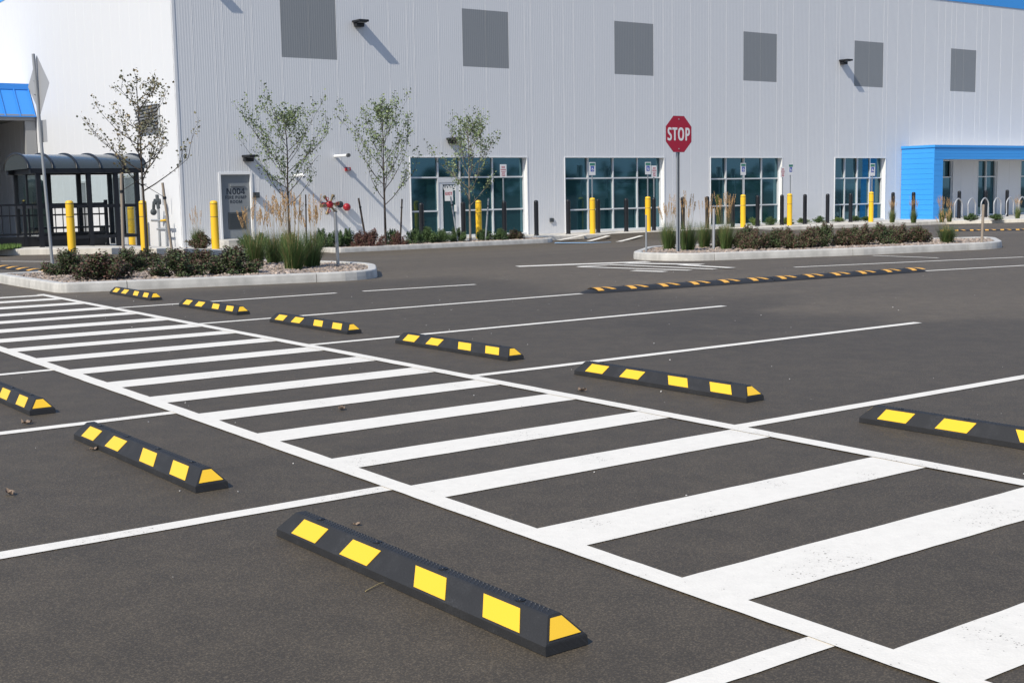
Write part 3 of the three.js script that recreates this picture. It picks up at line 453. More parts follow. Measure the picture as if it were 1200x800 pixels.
{ // bus shelter pad with a patch of lawn
  const a = at(-60, 300.0), b = at(215, 298.6), c = fl(-0.4, -0.5), d = fl(-14, 0.5), b2 = fl(0.36, 2.6);
  slabLoop('shelter_pad', 'pale concrete pad under the bus shelter', [flat(a), flat(b), b2, fl(0.36, 0.1), c, V(a.x - 2, 0, c.z - 8), V(a.x - 2, 0, a.z)], M.sidewalk); void d;
  const g0 = at(-60, 294.2, 0.15), g1 = at(2, 293.6, 0.15), g2 = at(26, 290.5, 0.15), g3 = at(8, 288.6, 0.15), g4 = at(-60, 287.5, 0.15);
  const lawn = structure('lawn_patch', fromTris([g0, g1, g2, g3, g4].flatMap((p) => [p.x, p.y + 0.02, p.z]), null, [0, 1, 2, 0, 2, 3, 0, 3, 4]), M.grass, 'small green lawn patch beside the shelter pad'); lawn.material = M.grass.clone(); lawn.material.side = THREE.DoubleSide;
  const r = rng(31), bl = [], bc = []; for (let i = 0; i < 5200; i++) { let u = r(), v = r(); const q = V(0, 0, 0); const A = g4.clone().lerp(g3, u), B = g0.clone().lerp(g1, u); q.copy(A).lerp(B, v); if (i % 5 === 0) q.copy(g1).lerp(g2, u).lerp(g3, v * 0.7); const h = 0.05 + 0.07 * r(), an = r() * 6.3, w = 0.012; bl.push(q.x - Math.cos(an) * w, q.y + 0.02, q.z - Math.sin(an) * w, q.x + Math.cos(an) * w, q.y + 0.02, q.z + Math.sin(an) * w, q.x + (r() - 0.5) * 0.08, q.y + 0.02 + h, q.z + (r() - 0.5) * 0.08); const k = 0.7 + 0.6 * r(); for (let j = 0; j < 3; j++) bc.push(0.10 * k, 0.17 * k, 0.035 * k); }
  const gm = part('lawn_grass', fromTris(bl, null, null, bc), M.leaf, lawn); gm.userData = { kind: 'stuff', label: 'short mown grass' };
}

// ---------------------------------------------------------------- wheel stops
function makeStop() {
  const o = new THREE.Group(); const HL = 0.893, prof = [[-0.084, 0], [-0.083, 0.029], [-0.078, 0.035], [-0.027, 0.096], [-0.021, 0.1], [0.021, 0.1], [0.027, 0.096], [0.078, 0.035], [0.083, 0.029], [0.084, 0]];
  const zEnd = (y) => HL - (y <= 0.034 ? y * 0.12 : 0.0041 + (y - 0.034) * 0.9); const pos = [], idx = [], n = prof.length, zs = [-1, 1];
  for (const s of zs) for (const [x, y] of prof) pos.push(x, y, s * zEnd(y));
  for (let k = 0; k + 1 < n; k++) idx.push(k, n + k, k + 1, k + 1, n + k, n + k + 1);
  for (const s of [0, 1]) { const b = s * n; const q = (a, c, d) => s ? idx.push(b + a, b + d, b + c) : idx.push(b + a, b + c, b + d); for (let k = 0; k < 4; k++) { const l = k, r = n - 1 - k; q(l, l + 1, r); q(l + 1, r - 1, r); } }
  const g = fromTris(pos, null, idx).toNonIndexed(); g.computeVertexNormals(); const a = g.attributes.position, uv = []; for (let i = 0; i < a.count; i++) uv.push(a.getZ(i) * 1.5, (a.getX(i) + a.getY(i)) * 1.5); g.setAttribute('uv', new THREE.Float32BufferAttribute(uv, 2));
  M.rubberD = M.rubberD || Object.assign(M.rubber.clone(), { side: THREE.DoubleSide }); part('rubber_body', g, M.rubberD, o);
  const nubs = []; for (let i = 0; i < 74; i++) for (const q of [-1, 0, 1]) { const z = -0.79 + i * 0.0216 + (q ? 0 : 0.0108); if (Math.abs(z) > 0.8 || [-0.66, -0.22, 0.22, 0.66].some((k) => Math.abs(k - z) < 0.024)) continue; nubs.push(new THREE.CylinderGeometry(0.0022, 0.0048, 0.0035, 4).scale(1, 1, 1.7).rotateY(q ? 0.6 * q : 0).translate(q * 0.0135, 0.1015, z)); } part('tread_studs', nubs, M.tread, o);
  for (const z of [-0.66, -0.22, 0.22, 0.66]) { const b = part('bolt', bar(V(0, 0.098, z), V(0, 0.1035, z), 0.017, 0.017, 12), M.black, o); part('bolt_head', bar(V(0, 0.1036, z), V(0, 0.106, z), 0.009, 0.008, 6), M.blackMetal, b); }
  const P3 = (sx, z, f) => { const x = lerp(-0.078, -0.027, f), y = lerp(0.035, 0.096, f); const nx = -0.767, ny = 0.641; return V((x + nx * 0.003) * sx, y + ny * 0.003, z); };
  const quad = (a, b, c, d, th) => { const nrm = b.clone().sub(a).cross(d.clone().sub(a)).normalize().multiplyScalar(-th); const lo = [a, b, c, d].map((p) => p.clone().add(nrm)); const P8 = [a, b, c, d, ...lo]; const pos = P8.flatMap((p) => [p.x, p.y, p.z]); const ix = [0, 1, 2, 0, 2, 3, 4, 6, 5, 4, 7, 6, 0, 4, 5, 0, 5, 1, 1, 5, 6, 1, 6, 2, 2, 6, 7, 2, 7, 3, 3, 7, 4, 3, 4, 0]; const g2 = fromTris(pos, P8.flatMap((p) => [p.z * 2, p.y * 2]), ix).toNonIndexed(); g2.computeVertexNormals(); return g2; };
  M.reflD = M.reflD || Object.assign(M.reflector.clone(), { side: THREE.DoubleSide });
  for (const sx of [1, -1]) for (const [z0, z1, lean] of [[-0.765, -0.567, 0.03], [-0.372, -0.170, 0.03], [0.152, 0.345, -0.055], [0.562, 0.757, -0.055]]) { const A = P3(sx, z0, 0.0), B = P3(sx, z1, 0.0), C = P3(sx, z1 + lean, sx > 0 ? 0.9 : 0.8), D = P3(sx, z0 + lean, sx > 0 ? 0.9 : 0.8); part('yellow_panel', sx > 0 ? quad(A, B, C, D, 0.0022) : quad(B, A, D, C, 0.0022), M.reflD, o); }
  for (const s of [-1, 1]) { const E = (x, y) => V(x, y + 0.002, s * (zEnd(y) + 0.0025)); part('yellow_end_panel', quad(E(-s * 0.062, 0.041), E(s * 0.062, 0.041), E(s * 0.022, 0.091), E(-s * 0.022, 0.091), 0.0022), M.reflD, o); }
  return o;
}
const stopProto = makeStop();
const stopsRight = [['nearest the planted kerb island', 4.52, -0.01], ['second from the planted kerb island', 1.56, 0.02], ['third from the planted kerb island', -1.275, 0.012], ['fourth from the planted kerb island', -4.055, 0.02], ['fifth from the planted kerb island', -6.815, 0.008], ['sixth from the planted kerb island', -9.52, 0.006]];
const stopX = 3.02;
[...stopsRight.map(([w, u, a]) => [w, 'on the building side of the striped walkway', stopX + (u < -5 ? 0.01 : u > 3 ? 0.14 : u > 1 ? 0.1 : 0.06), u, a]),
['facing the third stall line', 'on the open lot side, closest to the bus shelter', -0.79, -4.06, 0.02],
['second along', 'on the open lot side, between the other two', -0.775, -6.86, 0.02],
['first along', 'on the open lot side, farthest from the bus shelter', -0.765, -9.575, 0.022]].forEach(([w, side, x, u, a], i) => {
  const o = i ? stopProto.clone() : stopProto; o.name = numbered('wheel_stop'); scene.add(o); o.position.set(x - 0.02, 0.002, -u + (i === 8 ? 0.012 : 0)); o.rotation.y = a;
  o.userData = { label: i < 6 ? `black rubber wheel stop with yellow panels ${w}` : `black yellow wheel stop ${side}`, category: 'wheel stop', group: i < 6 ? 'wheel stops on the building side of the walkway' : 'wheel stops on the open lot side of the walkway' };
});

// ---------------------------------------------------------------- speed bumps
function speedBump(a, b, n, label, w = 0.36, h = 0.06, yellowBar = false, sections = 2) {
  const L = Math.hypot(b.x - a.x, b.z - a.z); const t = thing('speed_bump', label, 'speed bump', V((a.x + b.x) / 2, (G(a.x, a.z) + G(b.x, b.z)) / 2 + 0.001, (a.z + b.z) / 2), -Math.atan2(b.z - a.z, b.x - a.x)); t.rotation.order = 'YXZ'; t.rotation.z = Math.atan2(G(b.x, b.z) - G(a.x, a.z), L);
  const arch = (u) => h * Math.pow(Math.cos(u * Math.PI / 2), 0.75) + 0.004; const N2 = 12; const hump = (x0, x1, capA, capB) => { const pos = [], idx = [], xs = []; for (let i = 0; i <= 10; i++) xs.push(lerp(x0, x1, i / 10)); if (capA) xs.splice(1, 0, x0 + 0.05, x0 + 0.12, x0 + 0.2); if (capB) xs.splice(xs.length - 1, 0, x1 - 0.2, x1 - 0.12, x1 - 0.05); xs.sort((p, q) => p - q); xs.forEach((x) => { let k = 1; if (capA) k = Math.min(k, Math.sqrt(Math.max(0, Math.min(1, (x - x0) / 0.25)))); if (capB) k = Math.min(k, Math.sqrt(Math.max(0, Math.min(1, (x1 - x) / 0.25)))); for (let j = 0; j <= N2; j++) { const u = j / N2 * 2 - 1; pos.push(x, arch(u) * k, u * w / 2 * (0.5 + 0.5 * k)); } }); for (let i = 0; i + 1 < xs.length; i++) for (let j = 0; j < N2; j++) { const q = i * (N2 + 1) + j; idx.push(q, q + 1, q + N2 + 1, q + 1, q + N2 + 2, q + N2 + 1); } const g = fromTris(pos, null, idx); const aa = g.attributes.position, uv = []; for (let i = 0; i < aa.count; i++) uv.push(aa.getX(i), aa.getZ(i)); g.setAttribute('uv', new THREE.Float32BufferAttribute(uv, 2)); return g; };
  for (let s = 0; s < sections; s++) part('rubber_section', hump(-L / 2 + L * s / sections + (s ? 0.006 : 0), -L / 2 + L * (s + 1) / sections - 0.006, s === 0, s === sections - 1), M.rubberD, t);
  const patch = (f, nu = 3) => { const pos = [], idx = []; const P2 = f; P2.forEach(([x, z]) => { const u = z / (w / 2); pos.push(x, arch(Math.max(-1, Math.min(1, u))) + 0.004, z); }); for (let i = 0; i + 3 < P2.length; i += 2) idx.push(i, i + 1, i + 2, i + 2, i + 1, i + 3); void nu; return fromTris(pos, null, idx); };
  for (let i = 0; i < n; i++) {
    const x = -L / 2 + L * (i + 0.5) / n; const seg = (x0, z0, x1, z1, hw) => { const pts = []; for (let k = 0; k <= 5; k++) { const q = k / 5, xx = lerp(x0, x1, q), zz = lerp(z0, z1, q); pts.push([xx - hw, zz], [xx + hw, zz]); } return patch(pts); };
    if (yellowBar) part('yellow_bar', seg(x - 0.12, w * 0.44, x + 0.14, -w * 0.44, 0.085), M.bumpD, t); else { part('arrow_marking', merge([seg(x - 0.08, -w * 0.36, x - 0.06, w * 0.40, 0.05), seg(x - 0.02, -w * 0.2, x + 0.17, w * 0.34, 0.04)]), M.orangeD, t); }
  }
  return t;
}
M.orangeD = Object.assign(M.orange.clone(), { side: THREE.DoubleSide }); M.bumpD = Object.assign(M.bump_yellow.clone(), { side: THREE.DoubleSide });
speedBump(at(683, 343.5), at(1082, 317.6), 12, 'long black rubber speed bump with orange arrows across the drive lane');
speedBump(at(-60, 306.5), at(62, 320.2), 11, 'black and yellow barred speed bump behind the planted kerb island', 0.34, 0.05, true, 2);
speedBump(at(1098, 271.6), at(1260, 269.6), 9, 'black speed bump with orange marks by the canopy sidewalk', 0.34, 0.05, false, 2);

// ---------------------------------------------------------------- bollards and parking signs
function yellowBollard() { const o = new THREE.Group(); part('sleeve', lathe([[0.11, -0.1], [0.11, 0.90], [0.104, 0.905], [0.104, 0.917], [0.11, 0.922], [0.11, 1.26], [0.105, 1.265], [0.105, 1.275], [0.11, 1.28], [0.108, 1.31], [0.092, 1.345], [0.05, 1.365], [0, 1.37]], 22), M.yellow, o); part('groove_band', lathe([[0.1065, 0.903], [0.1065, 0.919]], 22), M.doorDark, o); part('groove_band', lathe([[0.1075, 1.263], [0.1075, 1.277]], 22), M.doorDark, o); return o; }
function blackBollard() { const o = new THREE.Group(); part('post', lathe([[0.085, -0.1], [0.085, 1.24], [0.082, 1.27], [0.06, 1.305], [0.025, 1.318], [0, 1.32]], 18), M.blackMetal, o); part('base_collar', lathe([[0.1, 0], [0.1, 0.02], [0.086, 0.028]], 18), M.blackMetal, o); return o; }
const yb0 = yellowBollard(), bb0 = blackBollard(); let yUsed = false, bUsed = false;
function place(proto, used, name, label, category, pos, group, scale = 1) { const o = used ? proto.clone() : proto; o.name = numbered(name); o.position.copy(pos); o.scale.setScalar(scale); o.userData = { label, category }; if (group) o.userData.group = group; scene.add(o); return o; }
function rowPoint(px, d, py = 258) { const f = onFacade(px, py, d); return facWorld(f.s, walkY(f.s, d), d); }
function yel(pos, label, k = 1) { const o = place(yb0, yUsed, 'yellow_bollard', label, 'bollard', pos, 'yellow sleeved bollards', k); yUsed = true; return o; }
const yelPx = (px, py, top, label) => { const b = at(px, py, 0.15); yel(b, label, (heightAt(b, top, px) - b.y) / 1.37); };
function blk(px, label, d = 1.25) { const o = place(bb0, bUsed, 'black_bollard', label, 'bollard', rowPoint(px, d), 'black bollards in front of the windows'); bUsed = true; return o; }
yelPx(84, 293, 234.5, 'yellow bollard in front of the bus shelter'); yelPx(169.5, 291.5, 234.5, 'yellow bollard beside the staked tree by the bus shelter'); { const b = rowPoint(251, 2.0); yel(b, 'yellow bollard in front of the grey pump room door', (heightAt(b, 234.8, 251) - b.y) / 1.37); }
const yw = { 561: 'yellow bollard without a sign front of the glass door window', 694.5: 'yellow bollard with sign post before the eight bay window, by the black bollard pair', 759.5: 'yellow bollard with sign post at the jamb of the eight bay window', 871: 'yellow bollard with sign post before the window behind the planted island', 925.5: 'yellow bollard with sign post before blank wall past the planted island window', 1021: 'yellow bollard with sign post before the window beside the blue canopy' };
for (const [px, lb] of Object.entries(yw)) yel(rowPoint(+px, 1.9), lb);
const bl = [[494, 'first black bollard of the row, left beside the glass door window frame'.replace('left ', '')], [543, 'black bollard right beside the glass door'.replace('right ', 'close ')], [591, 'black bollard under the red no parking sign of the glass door window'], [628.5, 'black bollard before blank wall past the glass door window'], [666, 'black bollard at the first jamb of the eight bay window'], [701, 'black bollard just behind the yellow bollard of the eight bay window'], [734, 'black bollard before the middle of the eight bay window'], [766.5, 'black bollard under the red no parking sign of the eight bay window'], [800.5, 'black bollard behind the stop sign post'], [829, 'black bollard at the first jamb of the window behind the planted island'], [859, 'black bollard before the first bays of the window behind the planted island'], [888, 'black bollard before the last bays of the window behind the planted island'], [916.5, 'black bollard under the red no parking sign past the planted island window'], [943.5, 'black bollard second before the blank wall past the planted island window'], [970, 'black bollard at the blank wall just before the canopy side window'], [997, 'black bollard before the first bays of the window beside the blue canopy'], [1046.5, 'black bollard between the window and the blue canopy, among tall grass'], [1070.5, 'black bollard before the blue canopy side, among tall grass'], [1124, 'black bollard behind the end loop of the bike rack'], [1155, 'black bollard behind the third loop of the bike rack'], [1180, 'black bollard behind the fourth loop of the bike rack']];
for (const [px, lb] of bl) blk(px, lb, px > 1100 ? 2.2 : px > 1050 ? 2.6 : 1.25);
// reserved (blue) and no parking (red) signs on posts
function parkSign(px, d, py0, py1, kind, label, fromBollard) {
  const base = rowPoint(px, d), t = thing('parking_sign', label, 'sign', base, FA, kind === 'blue' ? 'accessible parking signs' : 'no parking signs'); const h1 = heightAt(base, py0, px) - base.y, h0 = heightAt(base, py1, px) - base.y, W = (h1 - h0) * 0.62, c = (h0 + h1) / 2;
  part('post', boxB(-0.022, 0.022, fromBollard ? 1.3 : -0.1, h1 - 0.02, -0.03, -0.006), M.galv, t); const pl = part('sign_plate', boxB(-W / 2, W / 2, h0, h1, 0, 0.004), M.signWhite, t); const z0 = 0.0045, z1 = 0.0065;
  if (kind === 'blue') { part('blue_symbol_panel', boxB(-W * 0.28, W * 0.28, c - (h1 - h0) * 0.22, c + (h1 - h0) * 0.2, z0, z1), M.signBlue, pl); part('header_panel', boxB(-W * 0.42, W * 0.42, h1 - (h1 - h0) * 0.26, h1 - (h1 - h0) * 0.06, z0, z1), M.signGreen, pl); part('wheelchair_symbol', [new THREE.TorusGeometry(W * 0.12, W * 0.028, 6, 16).translate(0.01, c - (h1 - h0) * 0.07, z1 + 0.002), boxB(-W * 0.07, -W * 0.02, c - (h1 - h0) * 0.02, c + (h1 - h0) * 0.13, z1, z1 + 0.002)], M.signWhite, pl); }
  else { part('red_print', [text('NO', (h1 - h0) * 0.16, 0.002).translate(0, c + (h1 - h0) * 0.28, z0), text('PARKING', (h1 - h0) * 0.105, 0.002).scale(0.8, 1, 1).translate(0, c + (h1 - h0) * 0.08, z0), boxB(-W * 0.34, W * 0.34, c - (h1 - h0) * 0.10, c - (h1 - h0) * 0.06, z0, z1), text('ANY', (h1 - h0) * 0.11, 0.002).translate(0, c - (h1 - h0) * 0.2, z0), text('TIME', (h1 - h0) * 0.11, 0.002).translate(0, c - (h1 - h0) * 0.36, z0)], M.signRed, pl); }
}
parkSign(694.8, 1.9, 190, 205.2, 'blue', 'accessible parking sign first along the eight bay window', true); parkSign(759.8, 1.9, 189.8, 204.2, 'blue', 'accessible parking sign beside the no parking sign at the eight bay window', true); parkSign(871, 1.9, 191, 205, 'blue', 'accessible parking sign before the window behind the planted island', true);
parkSign(926.5, 1.9, 192, 205, 'blue', 'accessible parking sign before blank wall, shaded face', true); parkSign(1022, 1.9, 191.5, 206, 'blue', 'accessible parking sign before the window beside the blue canopy', true);
parkSign(590.8, 1.25, 192.5, 207.5, 'red', 'red lettered no parking sign at the glass door window', true); parkSign(767, 1.25, 194, 207.3, 'red', 'red lettered no parking sign at the eight bay window', true); parkSign(917.3, 1.25, 195.5, 207.8, 'red', 'red lettered no parking sign past the planted island window', true);

// ---------------------------------------------------------------- stop sign, diamond sign, marker posts, bike rack
{
  const b = at(796, 296.0, 0.10), t = thing('stop_sign', 'red octagonal stop sign on a galvanised post in the planted island', 'sign', b, 0.02); const y1 = heightAt(b, 135.5, 798) - b.y, y0 = heightAt(b, 178.3, 798) - b.y, c = (y0 + y1) / 2, R = (y1 - y0) / 2 / Math.cos(Math.PI / 8);
  part('post', [boxB(-0.035, 0.035, -0.2, c + 0.34, -0.052, -0.044), boxB(-0.035, -0.027, -0.2, c + 0.34, -0.044, -0.008), boxB(0.027, 0.035, -0.2, c + 0.34, -0.044, -0.008)], M.galv, t);
  const oct = (r) => new THREE.Shape(Array.from({ length: 8 }, (_, i) => { const a = Math.PI / 8 + i * Math.PI / 4; return new THREE.Vector2(Math.cos(a) * r, Math.sin(a) * r); }));
  const pl = part('sign_plate', new THREE.ExtrudeGeometry(oct(R), { depth: 0.004, bevelEnabled: false }).translate(0, c, -0.006), M.alum, t); part('red_face', new THREE.ExtrudeGeometry(oct(R * 0.985), { depth: 0.001, bevelEnabled: false }).translate(0, c, -0.0018), M.signRed, pl);
  part('lettering', text('STOP', R * 0.66, 0.002).scale(0.74, 1, 1).translate(0, c, -0.0005), M.signWhite, pl); for (const s of [-1, 1]) part('bolt', bar(V(0, c + s * R * 0.75, -0.001), V(0, c + s * R * 0.75, 0.008), 0.012), M.alum, pl);
}
{
  const b = at(60.5, 305.5, 0.1), t = thing('diamond_sign', 'back of a grey diamond road sign with a small plaque on a leaning post', 'sign', b, 0); const hp = heightAt(b, 64, 42) - b.y; t.rotation.z = 0.0; const lean = V(-0.16, hp, 0.12); const pt = (f) => V(lean.x * f, hp * f, lean.z * f);
  part('post', bar(pt(-0.05), pt(1), 0.034, 0.034, 8), M.galv, t); const cy = heightAt(b, 100, 45) - b.y, sc = (heightAt(b, 68, 45) - heightAt(b, 137, 45)) / 2; const plate = new THREE.BoxGeometry(sc * 1.414, sc * 1.414, 0.004).rotateZ(Math.PI / 4).rotateY(Math.PI / 2 + 0.08).translate(lean.x * cy / hp + 0.05, cy, lean.z * cy / hp); part('diamond_plate', plate, M.alum, t);
  const cy2 = heightAt(b, 154, 53) - b.y; part('plaque', new THREE.BoxGeometry(0.46, 0.46, 0.004).rotateY(Math.PI / 2 + 0.08).translate(lean.x * cy2 / hp + 0.05, cy2, lean.z * cy2 / hp), M.alum, t); for (const f of [0.08, -0.2]) part('bolt', bar(V(lean.x * cy / hp - 0.05, cy + f, lean.z * cy / hp), V(lean.x * cy / hp + 0.06, cy + f, lean.z * cy / hp), 0.012), M.steel, t);
}
function marker(px, py, top, lean, mat, label, w = 0.035) { const b = at(px, py, 0.1), t = thing('marker_post', label, 'post', b, 0.3); const h = heightAt(b, top, px) - b.y; part('post_body', new THREE.CylinderGeometry(w * 0.95, w, h + 0.2, 8).translate(0, h / 2 - 0.1, 0), mat, t); part('post_cap', new THREE.SphereGeometry(w * 0.97, 8, 5).scale(1, 0.4, 1).translate(0, h, 0), mat, t); t.rotation.z = lean; return t; }
marker(396, 311.5, 249, 0.03, M.steel, 'thin galvanised post at the rounded nose of the planted island', 0.032);
marker(757.5, 296.5, 252, 0.0, M.galv, 'thin dark post at the nose of the stop sign island', 0.02);
marker(836.5, 293.5, 245, -0.01, M.alum, 'pale grey marker post among the grasses of the stop sign island', 0.03);
marker(1151, 286.5, 240, -0.06, M.wood, 'thin weathered stake at the tip of the stop sign island', 0.03);
{ // wave bike rack
  const a = rowPoint(1119, 4.2), b = rowPoint(1222, 4.2); const t = thing('bike_rack', 'white wavy tube bike rack before the canopy entrance', 'bike rack', V(a.x, a.y, a.z), FA); const L = a.distanceTo(b), n = 7, w = L / n, pts = [], hh = 0.98;
  for (let i = 0; i < n; i++) { const x = i * w; pts.push(V(x, i === 0 ? 0 : 0.18, 0), V(x, 0.5, 0), V(x + 0.02, hh - 0.2, 0), V(x + w * 0.28, hh, 0), V(x + w * 0.54, hh - 0.2, 0), V(x + w * 0.56, 0.5, 0), V(x + w * 0.58, 0.2, 0), V(x + w * 0.78, 0.06, 0)); } pts.push(V(L, 0.2, 0), V(L, 0, 0));
  part('wave_tube', tube(pts, 0.03, 260, 8), M.alum, t); part('foot_plate', boxB(-0.08, 0.08, 0.001, 0.012, -0.08, 0.08), M.galv, t);
}
// ---------------------------------------------------------------- bus shelter, fence and cabinet
function alongRow(A, px) { const r = ray(px, 260); const det = ex.x * -r.z + r.x * ex.z, dx = CAM.x - A.x, dz = CAM.z - A.z; return (dx * -r.z + r.x * dz) / det; }
{
  const A = at(49, 289.5, 0.15), L = alongRow(A, 162), ang = FA; const t = thing('bus_shelter', 'dark framed bus shelter with a rounded smoked roof', 'bus shelter', A, ang); const D = 2.3, E = heightAt(A, 203, 48) - A.y, TopH = heightAt(A, 174.5, 48) - A.y - E + 0.12; void TopH; const rise = 0.40, fw = 0.055;
  const posts = []; for (const z of [0, -D]) for (const x of z === 0 ? [0, L * 0.5, L * 0.78, L] : [0, L * 0.34, L * 0.66, L]) posts.push([x, z]);
  for (const [x, z] of posts) part('post', boxB(x - fw, x + fw, -0.05, E, z - fw, z + fw), M.blackMetal, t);
  for (const z of [0, -D]) { part('eave_beam', boxB(-0.2, L + 0.2, E + 0.001, E + 0.12, z - 0.09, z + 0.09), M.blackMetal, t); part('bottom_rail', boxB(fw + 0.002, L - fw - 0.002, 0.18, 0.26, z - 0.03, z + 0.03), M.blackMetal, t); part('mid_rail', boxB(fw + 0.002, L - fw - 0.002, 0.98, 1.06, z - 0.03, z + 0.03), M.blackMetal, t); }
  for (const x of [0, L]) { part('end_beam', boxB(x - 0.05, x + 0.05, E + 0.002, E + 0.12, -D + 0.1, -0.1), M.blackMetal, t); part('end_rail', boxB(x - 0.03, x + 0.03, 0.18, 0.26, -D + fw + 0.002, -fw - 0.002), M.blackMetal, t); part('end_rail', boxB(x - 0.03, x + 0.03, 0.98, 1.06, -D + fw + 0.002, -fw - 0.002), M.blackMetal, t); part('end_glass', boxB(x - 0.006, x + 0.006, 0.265, E - 0.01, -D + fw + 0.01, -fw - 0.01), M.shelterGlass, t); part('end_mullion', boxB(x - 0.025, x + 0.025, 0.262, E, -D / 2 - 0.03, -D / 2 + 0.03), M.blackMetal, t); }
  const bx = [0, L * 0.34, L * 0.66, L]; for (let i = 0; i < 3; i++) part('back_glass', boxB(bx[i] + fw + 0.01, bx[i + 1] - fw - 0.01, 1.07, E - 0.01, -D - 0.006, -D + 0.006), M.shelterGlass, t);
  const arc = (x, r0) => { const out = []; for (let i = 0; i <= 14; i++) { const a = Math.PI * i / 14; out.push(V(x, E + 0.12 + Math.sin(a) * (rise + r0), -D / 2 + Math.cos(a) * (D / 2 + 0.1 + r0))); } return out; };
  const bays = 5; for (let i = 0; i < bays; i++) { const x0 = lerp(-0.25, L + 0.25, i / bays) + 0.02, x1 = lerp(-0.25, L + 0.25, (i + 1) / bays) - 0.02, pa = arc(x0, 0), pb = arc(x1, 0), pos = [], idx = []; for (let k = 0; k <= 14; k++) { pos.push(pa[k].x, pa[k].y, pa[k].z, pb[k].x, pb[k].y, pb[k].z); if (k) { const q = k * 2; idx.push(q - 2, q - 1, q, q, q - 1, q + 1); } } part('roof_sheet', fromTris(pos, null, idx), M.smokedD, t); }
  for (let i = 0; i <= bays; i++) part('roof_rib', tube(arc(lerp(-0.25, L + 0.25, i / bays), 0.015), 0.028, 28, 6), M.blackMetal, t);
  for (const x of [-0.25, L + 0.25]) { const pa = arc(x, -0.02), pos = [x, E + 0.12, -D / 2], idx = []; pa.forEach((p, k) => { pos.push(p.x, p.y, p.z); if (k) idx.push(0, k, k + 1); }); part('gable_sheet', fromTris(pos, null, idx), M.smokedD, t); }
  const bn = thing('shelter_bench', 'long dark bench inside the bus shelter', 'bench', A.clone(), ang); part('seat', boxB(L * 0.1, L * 0.9, 0.42, 0.47, -D + 0.2, -D + 0.62), M.blackMetal, bn); for (const f of [0.15, 0.5, 0.85]) part('leg', boxB(L * f - 0.03, L * f + 0.03, 0, 0.419, -D + 0.25, -D + 0.58), M.blackMetal, bn);
}
{ // black picket fence with a solid kick board
  const b = at(126, 287.4, 0.15), L = -alongRow(b, -70), a = b.clone().addScaledVector(ex, -L), t = thing('picket_fence', 'black metal picket fence behind the bus shelter', 'fence', a, FA); const H = heightAt(b, 236.5, 126) - b.y; const z = 0;
  part('top_rail', boxB(0, L, H - 0.06, H - 0.01, z - 0.02, z + 0.02), M.blackMetal, t); part('upper_rail', boxB(0, L, H - 0.33, H - 0.29, z - 0.019, z + 0.019), M.blackMetal, t); part('bottom_rail', boxB(0, L, 0.34, 0.39, z - 0.02, z + 0.02), M.blackMetal, t); part('kick_board', boxB(0, L - 0.06, 0.0, 0.3, z - 0.015, z + 0.015), M.black, t);
  for (let x = 0.12; x < L - 0.08; x += 0.19) part('picket', boxB(x - 0.011, x + 0.011, 0.391, H - 0.061, z - 0.011, z + 0.011), M.blackMetal, t); for (let x = L; x > 0; x -= 2.1) part('post', boxB(x - 0.04, x + 0.04, -0.05, H + 0.06, z - 0.04, z + 0.04), M.blackMetal, t);
}
{ const b = at(64, 284.5, 0.15), t = thing('utility_tank', 'dark green rounded utility cabinet behind the fence', 'cabinet', V(b.x, b.y, b.z - 1.6), 0); const h = heightAt(V(b.x, 0, b.z - 1.6), 210, 64) - b.y; part('cabinet_body', lathe([[0.34, 0], [0.34, h * 0.86], [0.3, h * 0.94], [0.16, h], [0, h + 0.02]], 18), M.tank, t); part('vent_pipe', bar(V(0.1, h - 0.02, 0), V(0.1, h + 0.16, 0), 0.05), M.tank, t); part('door_seam', boxB(-0.2, 0.2, 0.15, h * 0.8, 0.3, 0.345), M.tank, t); }
{ const p = onSide(153, 255, -0.7), b = FO.clone().addScaledVector(ex, -0.7).addScaledVector(ez, p.b); b.y = G(b.x, b.z) + 0.1; yel(b, 'yellow bollard against the sunlit side wall, behind the bus shelter'); const p2 = onSide(31, 262, -3.5), b2 = FO.clone().addScaledVector(ex, -3.5).addScaledVector(ez, p2.b); b2.y = G(b2.x, b2.z) + 0.1; yel(b2, 'yellow bollard seen through the end glass of the bus shelter'); }

// ---------------------------------------------------------------- plants
function leafCloud(n, place, size, cols, r, up = 0.35) { // many small folded leaves
  const pos = [], col = []; const a = V(0, 0, 0), b = V(0, 0, 0), nrm = V(0, 0, 0);
  for (let i = 0; i < n; i++) {
    const p = place(r); nrm.set(r() * 2 - 1, r() * 2 - 1 + up, r() * 2 - 1).normalize(); a.set(r() - 0.5, r() - 0.5, r() - 0.5).cross(nrm).normalize(); b.copy(nrm).cross(a); const s = size * (0.6 + 0.8 * r()), w = s * (0.32 + 0.14 * r()), f = s * 0.14;
    const c = cols[Math.floor(r() * cols.length)], k = 0.72 + 0.56 * r(); const tip = [p.x + a.x * s, p.y + a.y * s, p.z + a.z * s], l = [p.x + a.x * s * 0.45 + b.x * w + nrm.x * f, p.y + a.y * s * 0.45 + b.y * w + nrm.y * f, p.z + a.z * s * 0.45 + b.z * w + nrm.z * f], q = [p.x + a.x * s * 0.45 - b.x * w + nrm.x * f, p.y + a.y * s * 0.45 - b.y * w + nrm.y * f, p.z + a.z * s * 0.45 - b.z * w + nrm.z * f], o = [p.x, p.y, p.z];
    pos.push(...o, ...l, ...tip, ...o, ...tip, ...q); for (let j = 0; j < 6; j++) col.push(c[0] * k, c[1] * k, c[2] * k);
  }
  return fromTris(pos, null, null, col);
}
